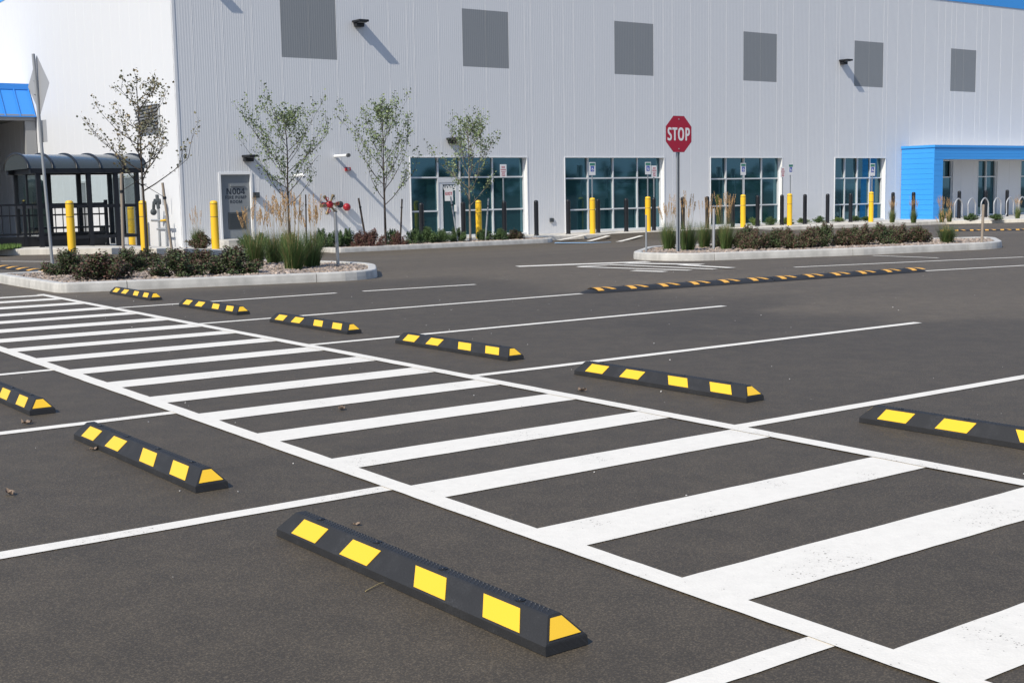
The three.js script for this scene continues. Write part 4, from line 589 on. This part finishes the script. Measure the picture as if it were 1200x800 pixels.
const PAL = {
  rose: [[0.065, 0.10, 0.036], [0.08, 0.125, 0.042], [0.052, 0.082, 0.034], [0.085, 0.055, 0.04], [0.075, 0.072, 0.042]],
  roseRed: [[0.07, 0.102, 0.038], [0.13, 0.062, 0.05], [0.08, 0.11, 0.042], [0.095, 0.07, 0.045], [0.125, 0.072, 0.055]],
  green: [[0.065, 0.115, 0.036], [0.085, 0.145, 0.044], [0.05, 0.088, 0.032]],
  lime: [[0.15, 0.21, 0.05], [0.115, 0.175, 0.045], [0.08, 0.13, 0.038]],
  maroon: [[0.135, 0.055, 0.048], [0.165, 0.075, 0.058], [0.10, 0.045, 0.04], [0.115, 0.085, 0.05]],
  treeOlive: [[0.19, 0.175, 0.10], [0.14, 0.14, 0.08], [0.23, 0.18, 0.10], [0.11, 0.115, 0.07]],
  treeGreen: [[0.18, 0.235, 0.12], [0.14, 0.19, 0.09], [0.22, 0.27, 0.13], [0.12, 0.16, 0.085]],
};
function makeShrub(pal, seed, n = 2600, tall = 0.8) { // unit shrub: about 1 m across
  const r = rng(seed), o = new THREE.Group(); const twigs = Array.from({ length: 34 }, () => { const a = r() * 6.283, e = 0.15 + r() * 1.35, l = (0.36 + 0.16 * r()); return V(Math.cos(a) * Math.cos(e) * l, Math.max(0.06, Math.sin(e) * l * 1.5 * tall), Math.sin(a) * Math.cos(e) * l); });
  const tips = PAL[pal === 'rose' ? 'roseRed' : pal]; const body = leafCloud(n, (q) => { const t = twigs[Math.floor(q() * twigs.length)], k = 0.35 + 0.68 * Math.pow(q(), 0.6); return V(t.x * k + (q() - 0.5) * 0.17, Math.max(0.02, t.y * k + (q() - 0.5) * 0.15), t.z * k + (q() - 0.5) * 0.17); }, 0.042, PAL[pal], r);
  part('foliage', body, M.leaf, o); part('new_growth', leafCloud(Math.round(n * 0.22), (q) => { const t = twigs[Math.floor(q() * twigs.length)], k = 0.95 + 0.22 * q(); return V(t.x * k + (q() - 0.5) * 0.07, t.y * k + (q() - 0.5) * 0.07 + 0.02, t.z * k + (q() - 0.5) * 0.07); }, 0.040, tips, r), M.leaf, o);
  part('stems', twigs.slice(0, 16).map((t) => bar(V(t.x * 0.1, -0.03, t.z * 0.1), V(t.x * 0.85, t.y * 0.85, t.z * 0.85), 0.012, 0.004, 4, false)), M.bark, o); return o;
}
const shrubKinds = {}; const shrubUsed = {};
for (const [k, pal, tall, n] of [['rose', 'rose', 0.85, 4800], ['rose2', 'roseRed', 0.8, 4800], ['green', 'green', 0.8, 3600], ['lime', 'lime', 0.7, 3000], ['maroon', 'maroon', 0.8, 3400]]) shrubKinds[k] = [makeShrub(pal, 100 + k.length * 7 + k.charCodeAt(0), n, tall), makeShrub(pal, 300 + k.length * 7 + k.charCodeAt(1), n, tall * 0.9)];
let shrubN = 0;
function shrub(kind, px, py, top, wpx, label, group, dy = 0.11, pos) {
  const v = shrubN++ % 2, key = kind + v, proto = shrubKinds[kind][v]; const o = shrubUsed[key] ? proto.clone() : proto; shrubUsed[key] = 1; const b = pos ?? at(px, py, dy); const dist = Math.hypot(b.x - CAM.x, b.z - CAM.z); const w = wpx / F_PX * dist * 1.09, h = Math.max(0.2, heightAt(b, top, px) - b.y);
  o.name = numbered(kind === 'maroon' ? 'maroon_shrub' : kind.startsWith('rose') ? 'rose_shrub' : 'green_shrub'); scene.add(o); o.position.copy(b); o.scale.set(w, h / 0.72, w); o.rotation.y = rr(0, 6.28); o.userData = { label, category: 'shrub', group }; return o;
}
const gA = 'low dark shrubs in the planted kerb island', lA = 'low dark green shrub with reddish tips ';
for (const [k, px, py, top, w, l] of [['rose', 82, 323, 292, 56, 'beside the diamond sign post'], ['rose2', 122, 328.5, 290, 68, 'in front of the yellow shelter bollard'], ['rose', 150, 319, 290.5, 44, 'tucked behind the first tree stake'], ['rose', 170, 314, 289, 42, 'behind the staked tree trunk'], ['rose', 206, 324, 291.5, 62, 'at the foot of the leaning tree stake'], ['rose2', 236, 317, 287, 52, 'in front of the pump room bollard'], ['rose', 274, 321, 288.5, 62, 'next to the tall grass clump of the island']]) shrub(k, px, py, top, w, lA + l, gA);
shrub('rose2', 237, 289, 268, 32, 'reddish shrub with thin grass beside the pump room bollard', 'shrubs near the pump room door', 0, stripPos(237, 1.5, 0.15));
const gB = 'hedge of dark red tipped shrubs in the stop sign island';
const rowB = [[845, 290, 270, 26], [866, 292, 269, 26], [884, 292.5, 268, 30], [905, 291.5, 266.5, 30], [926, 291.5, 266.5, 30], [947, 290.5, 265.5, 30], [968, 289.5, 265, 30], [990, 288.5, 264.5, 30], [1012, 287.5, 263, 30], [1034, 286.5, 262.5, 30], [1056, 285.5, 263, 30], [1078, 284.5, 262.5, 30], [876, 287, 268, 24], [915, 286.5, 267, 24], [955, 285.5, 266, 24], [1000, 284, 264.5, 24], [1045, 282.5, 263.5, 24]];
rowB.forEach(([px, py, top, w], i) => shrub(i % 3 ? 'rose2' : 'rose', px, py, top - 0.6 - 3.4 * hash2(i, 7), w, i < 12 ? 'dark red tipped shrub in the front row of the stop sign island hedge' : 'dark red tipped shrub in the back row of the stop sign island hedge', i < 12 ? gB + ', front row' : gB + ', back row'));
const gC = 'shrubs in the planting strip'; for (const [k, px, py, top, w, l] of [['green', 288, 290, 272, 22, 'dark green shrub before the pump room door'], ['green', 305, 290, 272, 22, 'dark green shrub just past the pump room door'], ['lime', 338, 289, 265, 26, 'yellow green shrub behind the tall island grass'], ['green', 375, 287, 267, 26, 'dark green shrub under the pump test header, beside the tall island grass'], ['green', 394, 286.5, 266.5, 26, 'dark green shrub behind the galvanised island post'], ['green', 408, 285.5, 267, 22, 'dark green shrub below the red alarm bell'], ['maroon', 420, 284.5, 267, 22, 'maroon shrub at the foot of a dark tree stake'], ['maroon', 437, 284, 267.5, 28, 'maroon shrub beside the thin trunk of the middle tree'], ['green', 459, 282, 265.5, 20, 'dark green shrub behind a maroon one, past the middle tree'], ['maroon', 466, 283.5, 270, 20, 'small maroon shrub before the second stake of the middle tree'], ['green', 485, 282, 266, 24, 'dark green shrub at the first jamb of the glass door window'], ['green', 501, 282.4, 265, 28, 'dark green shrub beneath the first bay of the glass door window'], ['green', 517, 282, 266, 22, 'dark green shrub before the glass door'], ['green', 534, 281.5, 266, 26, 'dark green shrub beside the trunk before the glass door'], ['green', 567, 280.8, 266.5, 24, 'dark green shrub before the yellow bollard of the glass door window'], ['green', 586, 280.2, 267, 24, 'dark green shrub under the no parking sign of the glass door window'], ['rose2', 604, 279.8, 266.5, 24, 'red tipped shrub at the end of the planting strip']]) shrub(k, px, py, top, w, l, gC, 0, px < 320 ? stripPos(px, 1.9, 0.15) : stripPos(px, (k === 'maroon' ? 3.75 : 3.35) + (px % 3) * 0.1));
const gD = 'small round shrubs at the foot of the warehouse wall'; for (const [px, l, k, d] of [[884, 'beneath the window behind the planted island', 'lime', 0.55], [903, 'beneath the last bays of the window behind the planted island', 'green', 0.55], [922, 'behind the yellow bollard at the blank wall', 'lime', 0.55], [942, 'behind a black bollard at the blank wall', 'lime', 0.55], [961, 'between two black bollards at the blank wall', 'green', 0.55], [983, 'below the first bays of the window beside the canopy', 'lime', 0.55], [1003, 'below the middle of the window beside the canopy', 'green', 0.55], [1015, 'behind the yellow bollard beside the canopy', 'green', 0.55]]) { const b = rowPoint(px, d); shrub(k, px, 262, 252.5, 16, `small rounded green shrub ${l}`, gD, 0, b); }
shrub('green', 1138, 258, 249.5, 17, 'dark rounded shrub under the second loop of the bike rack', 'shrubs before the bike rack', 0, rowPoint(1138, 6)); shrub('green', 1168, 258, 249.2, 17, 'dark rounded shrub under the fourth loop of the bike rack', 'shrubs before the bike rack', 0, rowPoint(1168, 6));

function makeGrass(seed, plumes, tone = 1) { // feather reed grass, unit: blades 0.8 m, plumes 1.5 m
  const r = rng(seed), o = new THREE.Group(), pos = [], col = [];
  const blade = (a, lean, h, w, c, droop) => { const n = 4, ca = Math.cos(a), sa = Math.sin(a), bx = Math.cos(a + 2 * r()) * 0.19 * r(), bz = Math.sin(a + 2 * r()) * 0.19 * r(); let pl = null; for (let i = 0; i <= n; i++) { const t = i / n, out = lean * t + droop * t * t, y = h * (t - 0.25 * droop * t * t), ww = w * (1 - t * 0.92); const L = [bx + ca * out - sa * ww, y, bz + sa * out + ca * ww], Rr = [bx + ca * out + sa * ww, y, bz + sa * out - ca * ww]; if (pl) { pos.push(...pl[0], ...pl[1], ...Rr, ...pl[0], ...Rr, ...L); for (let j = 0; j < 6; j++) col.push(...c); } pl = [L, Rr]; } };
  for (let i = 0; i < 760; i++) { const k = (0.6 + 0.6 * r()) * tone; blade(r() * 6.283, 0.04 + 0.34 * r(), 0.4 + 0.55 * r(), 0.007, r() < 0.12 ? [0.24 * k, 0.2 * k, 0.08 * k] : [0.10 * k, 0.165 * k, 0.045 * k], 0.3 * r() * r()); }
  part('blades', fromTris(pos, null, null, col), M.leaf, o).userData.kind = 'stuff';
  if (plumes) {
    const p2 = [], c2 = []; const st = []; for (let i = 0; i < plumes; i++) { const a = r() * 6.283, ln = 0.06 + 0.30 * r(), h = 0.95 + 0.5 * r(), x0 = (r() - 0.5) * 0.14, z0 = (r() - 0.5) * 0.14, x1 = x0 + Math.cos(a) * ln - 0.06, z1 = z0 + Math.sin(a) * ln; st.push(bar(V(x0, 0, z0), V(x1, h, z1), 0.0035, 0.002, 4, false)); const L = 0.2 + 0.16 * r(); for (let j = 0; j < 46; j++) { const t = j / 46, w = 0.024 * Math.sin(Math.PI * Math.min(1, t * 0.9 + 0.08)), q = (1 + (t * L) / h); const cx = x0 + (x1 - x0) * q + (r() - 0.5) * w * 2, cy = h + t * L - 0.02, cz = z0 + (z1 - z0) * q + (r() - 0.5) * w * 2; const an = r() * 6.28, e = 0.015 + 0.015 * r(); p2.push(cx, cy, cz, cx + Math.cos(an) * e * 0.5, cy + e * 1.8, cz + Math.sin(an) * e * 0.5, cx + Math.cos(an + 1.2) * e * 0.6, cy + e, cz + Math.sin(an + 1.2) * e * 0.6); const k = 0.75 + 0.5 * r(); for (let m = 0; m < 3; m++) c2.push(0.46 * k, 0.29 * k, 0.13 * k); } }
    part('plumes', fromTris(p2, null, null, c2), M.leaf, o).userData.kind = 'stuff'; part('stalks', st, M.straw, o).userData.kind = 'stuff';
  }
  return o;
}
M.straw = std(lin(0.36, 0.28, 0.13), 0.9, 0);
const grassP = [makeGrass(41, 34), makeGrass(42, 26), makeGrass(43, 16, 0.85)], grassU = [0, 0, 0];
function grass(v, px, py, top, label, group, opt = {}) { const o = grassU[v]++ ? grassP[v].clone() : grassP[v]; const b = opt.pos ?? at(px, py, 0.1); const h = heightAt(b, top, px) - b.y; const k = h / 1.55; o.name = numbered('feather_grass_clump'); scene.add(o); o.position.copy(b); o.scale.set(k * (opt.w ?? 1), k, k * (opt.w ?? 1)); o.rotation.y = rr(0, 6.28); o.userData = { label, category: 'grass', group }; return o; }
const gG = 'plumed grasses in the planted kerb island'; grass(1, 299, 312, 238, 'feathery tan plumed grass next to the dark shrubs of the island', gG, { w: 0.95 }); grass(2, 322, 309, 240, 'feathery tan plumed grass in the middle of the island clump', gG); grass(0, 344, 316.5, 233, 'fullest tan plumed grass clump of the planted kerb island', gG, { w: 1.0 }); grass(1, 365, 314, 236, 'feathery tan plumed grass nearest the galvanised island post', gG, { w: 0.9 });
const gH = 'plumed grasses in the stop sign island'; grass(1, 784, 293, 234, 'tan plumed grass at the nose of the stop sign island', gH, { w: 0.85 }); grass(2, 806, 294.5, 232, 'tan plumed grass at the foot of the stop sign post', gH, { w: 0.9 }); grass(2, 826, 291, 235, 'thin plumed grass beside the pale marker post', gH, { w: 0.8 }); grass(0, 851, 293, 232.5, 'full tan plumed grass next to the island hedge', gH, { w: 0.75 }); grass(2, 1110, 285, 246, 'green grass clump past the end of the island hedge', gH, { w: 1.3 });
const gI = 'plumed grasses by the canopy'; for (const [px, top, l, d] of [[1046, 233, 'thin plumed grass before the last black bollard of the row', 3.6], [1071, 232, 'plumed grass before the blue canopy side', 5.2], [1104, 232, 'full plumed grass before the canopy pier', 6.2], [1113, 234, 'plumed grass between the canopy pier and the bike rack', 6.2], [1193, 231, 'plumed grass behind the bike rack loops', 5.5]]) grass(px === 1104 ? 0 : 1, px, 0, top, l, gI, { pos: rowPoint(px, d), w: 0.7 });
grass(2, 232, 289, 247, 'wispy thin grass at the building corner beside the pump room bollard', 'grasses near the pump room door', { w: 0.8, pos: stripPos(231, 1.4, 0.15) });

// young staked trees
function youngTree(px, py, top, halfW, nl, pal, bark, label, seed, opt = {}) {
  const r = rng(seed), b = opt.pos ?? at(px, py, 0.1), t = thing('young_tree', label, 'tree', b); const H = heightAt(b, top, px) - b.y, dist = Math.hypot(b.x - CAM.x, b.z - CAM.z), W = halfW / F_PX * dist, first = opt.first ?? 0.36, br = [], leaves = [];
  const trunk = [0, 0.25, 0.5, 0.75, 1].map((f) => V((r() - 0.5) * 0.06 * f, H * 0.97 * f, (r() - 0.5) * 0.06 * f)); const cur = new THREE.CatmullRomCurve3(trunk); const R0t = 0.045 * (opt.thick ?? 1);
  for (let i = 0; i < 8; i++) { const a = cur.getPoint(i / 8), c = cur.getPoint((i + 1) / 8); br.push(bar(a, c, R0t * (1 - i / 8 * 0.86), R0t * (1 - (i + 1) / 8 * 0.86), 8, i === 0)); }
  const twig = (p, d, len, rad, lv) => { const n = 4; let q = p.clone(), dd = d.clone(); for (let i = 0; i < n; i++) { const e = q.clone().addScaledVector(dd, len / n); br.push(bar(q, e, rad * (1 - i / n * 0.7), rad * (1 - (i + 1) / n * 0.7), 5, false)); if (lv > 0 || i > 0) { const m = lv > 0 ? 3 : 2; for (let k = 0; k < m; k++) leaves.push([q.clone().lerp(e, r()), lv]); } if (lv < 2 && (i > 0 || lv === 0) && r() < 0.85) { const s = dd.clone().add(V((r() - 0.5) * 1.7, 0.25 + 0.4 * r(), (r() - 0.5) * 1.7)).normalize(); twig(e, s, len * (0.34 + 0.2 * r()), rad * 0.5, lv + 1); } q = e; dd = dd.clone().add(V((r() - 0.5) * 0.3, 0.10, (r() - 0.5) * 0.3)).normalize(); } leaves.push([q, 2], [q, 2]); };
  const nb = opt.nb ?? 15; for (let i = 0; i < nb; i++) { const f = lerp(first, 0.93, i / (nb - 1)), a = i * 2.399 + r() * 0.7, pt = cur.getPoint(f), up = 0.65 + 0.5 * f + 0.3 * r(); const shape = opt.wide ? (1 - f * 0.75) : Math.sin(Math.PI * Math.min(1, (f - first) / (1 - first) * 0.72 + 0.28)); const d = V(Math.cos(a), up * (opt.up ?? 1), Math.sin(a)).normalize(); twig(pt, d, Math.max(0.25, W * 1.15 * shape * (0.75 + 0.45 * r())), 0.016 * (1.2 - f * 0.7), 0); }
  twig(cur.getPoint(0.95), V(0.05, 1, 0).normalize(), H * 0.10, 0.008, 1);
  part('trunk', br, bark, t); const per = Math.max(1, Math.round(nl / leaves.length)); const list = []; for (const [p] of leaves) for (let k = 0; k < per; k++) if (r() < nl / leaves.length / per) list.push(p); let i = 0; const sp = opt.spread ?? 0.11; part('crown', leafCloud(list.length, (q) => { const p = list[i++]; return V(p.x + (q() - 0.5) * sp, p.y + (q() - 0.5) * sp, p.z + (q() - 0.5) * sp); }, opt.leaf ?? 0.075, PAL[pal], r, 0.1), M.leaf, t); return { b, H };
}
youngTree(172.5, 314, 96, 76, 1500, 'treeOlive', M.bark, 'sparse young tree with brownish leaves staked in the planted kerb island', 511, { first: 0.43, wide: true, up: 0.55, nb: 19, thick: 0.8, leaf: 0.05, spread: 0.15 });
youngTree(339, 289, 127, 53, 3000, 'treeGreen', M.bark, 'broad leafy young tree before the wall past the pump room door', 523, { pos: stripPos(339, 3.6), first: 0.33, nb: 21, leaf: 0.066, spread: 0.2, up: 0.72 });
youngTree(451.5, 282.5, 122, 48, 2500, 'treeGreen', M.bark, 'slender leafy young tree between two dark stakes', 537, { pos: stripPos(451.5, 3.5), first: 0.30, nb: 18, leaf: 0.07, up: 1.0, spread: 0.2 });
youngTree(551, 281, 146, 46, 2100, 'treeGreen', M.barkGrey, 'young tree in front of the glass door window', 541, { pos: stripPos(551, 3.5), first: 0.32, nb: 17, leaf: 0.07, up: 0.95, spread: 0.2 });
function stake(px0, py0, px1, py1, mat, label, r = 0.03) { const b = px0 > 300 ? stripPos(px0, 3.5) : at(px0, py0, 0.1); const t = thing('tree_stake', label, 'stake', b); const h = heightAt(b, py1, px1) - b.y; const d = ray(px1, py1), o = CAM.clone(); const k = Math.hypot(b.x - CAM.x, b.z - CAM.z) / Math.hypot(d.x, d.z); const e = o.addScaledVector(d, k).sub(b); part('stake_pole', bar(V(0, -0.15, 0), V(e.x, h, e.z), r, r * 0.9, 8), mat, t); part('tie_band', bar(V(e.x * 0.8, h * 0.8, e.z * 0.8), V(e.x * 0.83, h * 0.83, e.z * 0.83), r * 1.25, r * 1.25, 8), M.black, t); return { b, e: V(e.x * 0.82 + b.x, h * 0.82 + b.y, e.z * 0.82 + b.z) }; }
const ties = [[stake(144.5, 317, 141.5, 203, M.wood, 'upright grey wooden stake beside the sparse island tree'), 172.5, 0.5], [stake(204, 309, 190, 214, M.wood, 'leaning grey wooden stake past the sparse island tree'), 172.5, 0.5]];
for (const [s, px] of ties) { const tr = at(px, 314, 0.1); const p = V(tr.x, s.e.y + 0.25, tr.z); const o = thing('tree_tie', px && s === ties[0][0] ? 'thin tie wire from the upright stake to the sparse tree' : 'thin tie wire from the leaning stake to the sparse tree', 'wire', s.e); part('wire', bar(V(0, 0, 0), p.clone().sub(s.e), 0.006, 0.006, 5), M.bark, o); part('wire_loop', new THREE.TorusGeometry(0.06, 0.008, 5, 12).rotateX(Math.PI / 2).translate(p.x - s.e.x, p.y - s.e.y, p.z - s.e.z), M.black, o); }
stake(430, 284, 420, 232, M.bark, 'dark leaning stake beside the slender tree', 0.035); stake(468, 283, 471, 233, M.bark, 'dark upright stake past the slender tree', 0.03); stake(568, 281, 572.5, 232, M.galv, 'grey leaning stake past the tree at the glass door window', 0.03); stake(537, 281.5, 528, 230, M.galv, 'grey leaning stake crossing the glass door', 0.03); stake(358, 289, 358, 228, M.bark, 'thin dark stake beside the broad leafy tree', 0.025);

// ---------------------------------------------------------------- litter on the asphalt
function dryLeaf(px, py, s, label, seed) { const r = rng(seed), b = at(px, py), t = thing('dry_leaf', label, 'leaf', V(b.x, b.y + 0.003, b.z), r() * 6.28); const pos = [], idx = [], n = 6; for (let i = 0; i <= n; i++) { const f = i / n, w = s * 0.36 * Math.sin(Math.PI * (f * 0.92 + 0.06)) * (0.8 + 0.5 * r()), y = s * (0.10 + 0.35 * Math.pow(f - 0.45, 2) * 2); pos.push(-w, y + s * 0.28 * r(), f * s - s / 2, 0, y * 0.4, f * s - s / 2, w, y + s * 0.28 * r(), f * s - s / 2); if (i) { const k = i * 3; idx.push(k - 3, k - 2, k, k, k - 2, k + 1, k - 2, k - 1, k + 1, k + 1, k - 1, k + 2); } } part('leaf_blade', fromTris(pos, null, idx).toNonIndexed(), M.dry, t); t.children[0].geometry.computeVertexNormals(); part('leaf_stalk', bar(V(0, 0.004, -s / 2), V(s * 0.1, 0.006, -s * 0.9), 0.002, 0.0012, 4), M.bark, t); }
M.dry = std(lin(0.26, 0.19, 0.14), 0.85, 0, { side: THREE.DoubleSide });
dryLeaf(11, 580, 0.055, 'curled dry leaf on the open asphalt beside the first stall line', 61); dryLeaf(31, 497, 0.065, 'curled brown leaf at the end of a wheel stop', 62); dryLeaf(110, 527.5, 0.05, 'small tan leaf against a wheel stop', 63); dryLeaf(400, 480.5, 0.055, 'dry leaf between two walkway stripes', 64); dryLeaf(682.5, 459, 0.06, 'dry leaf between the walkway edge line and a wheel stop', 65); dryLeaf(418, 616, 0.03, 'tiny dark leaf beside the wheel stop next to the widest stripes', 66);
{ const b = at(436, 689.5), t = thing('dry_grass_blade', 'thin dry straw lying beside the long wheel stop face', 'straw', V(b.x, 0.004, b.z), 0.5); part('straw', bar(V(-0.045, 0, 0), V(0.045, 0.004, 0.006), 0.0022, 0.0014, 5), M.straw, t); part('straw_tip', bar(V(0.045, 0.004, 0.006), V(0.06, 0.003, 0.016), 0.0014, 0.0006, 5), M.straw, t); }
{ const r = rng(77), im = new THREE.InstancedMesh(pebbleGeo, M.pebble, 420), m = new THREE.Matrix4(), c = new THREE.Color(), q = new THREE.Quaternion(), e = new THREE.Euler(); let k = 0; while (k < 420) { const x = rr(-6, 14, r), z = rr(-6, 12.4, r); const s = 0.002 + 0.006 * r() * r(); e.set(r() * 6, r() * 6, r() * 6); q.setFromEuler(e); m.compose(V(x, G(x, z) + 0.004 + s * 0.4, z), q, V(s, s, s)); im.setMatrixAt(k, m); const b = 0.25 + 0.5 * r(); c.setRGB(b, b * 0.97, b * 0.93); im.setColorAt(k++, c); } im.name = 'loose_grit'; im.userData = { kind: 'stuff', label: 'scattered loose pale grit on the asphalt' }; scene.add(im); }
{ // far wood beyond the lot behind the viewer, mirrored in the storefront glass
  const r = rng(91); const g = leafCloud(9000, (q) => { const i = Math.floor(q() * 90), cx = -260 + i * 6.6 + 4 * hash2(i, 3), h = 5.5 + 4.5 * hash2(i, 9), a = q() * 6.283, k = Math.sqrt(q()), y = q(); return V(cx + Math.cos(a) * k * 4.4 * Math.sin(Math.PI * (0.15 + 0.8 * y)), 0.3 + y * h, 250 + 22 * hash2(i, 5) + Math.sin(a) * k * 3.5); }, 1.9, [[0.045, 0.075, 0.03], [0.06, 0.095, 0.035], [0.035, 0.06, 0.026]], r); const w = part('far_wood', g, M.leaf, scene); w.userData = { kind: 'stuff', label: 'far off line of green trees beyond the lot' };
}
renderer.render(scene, camera);
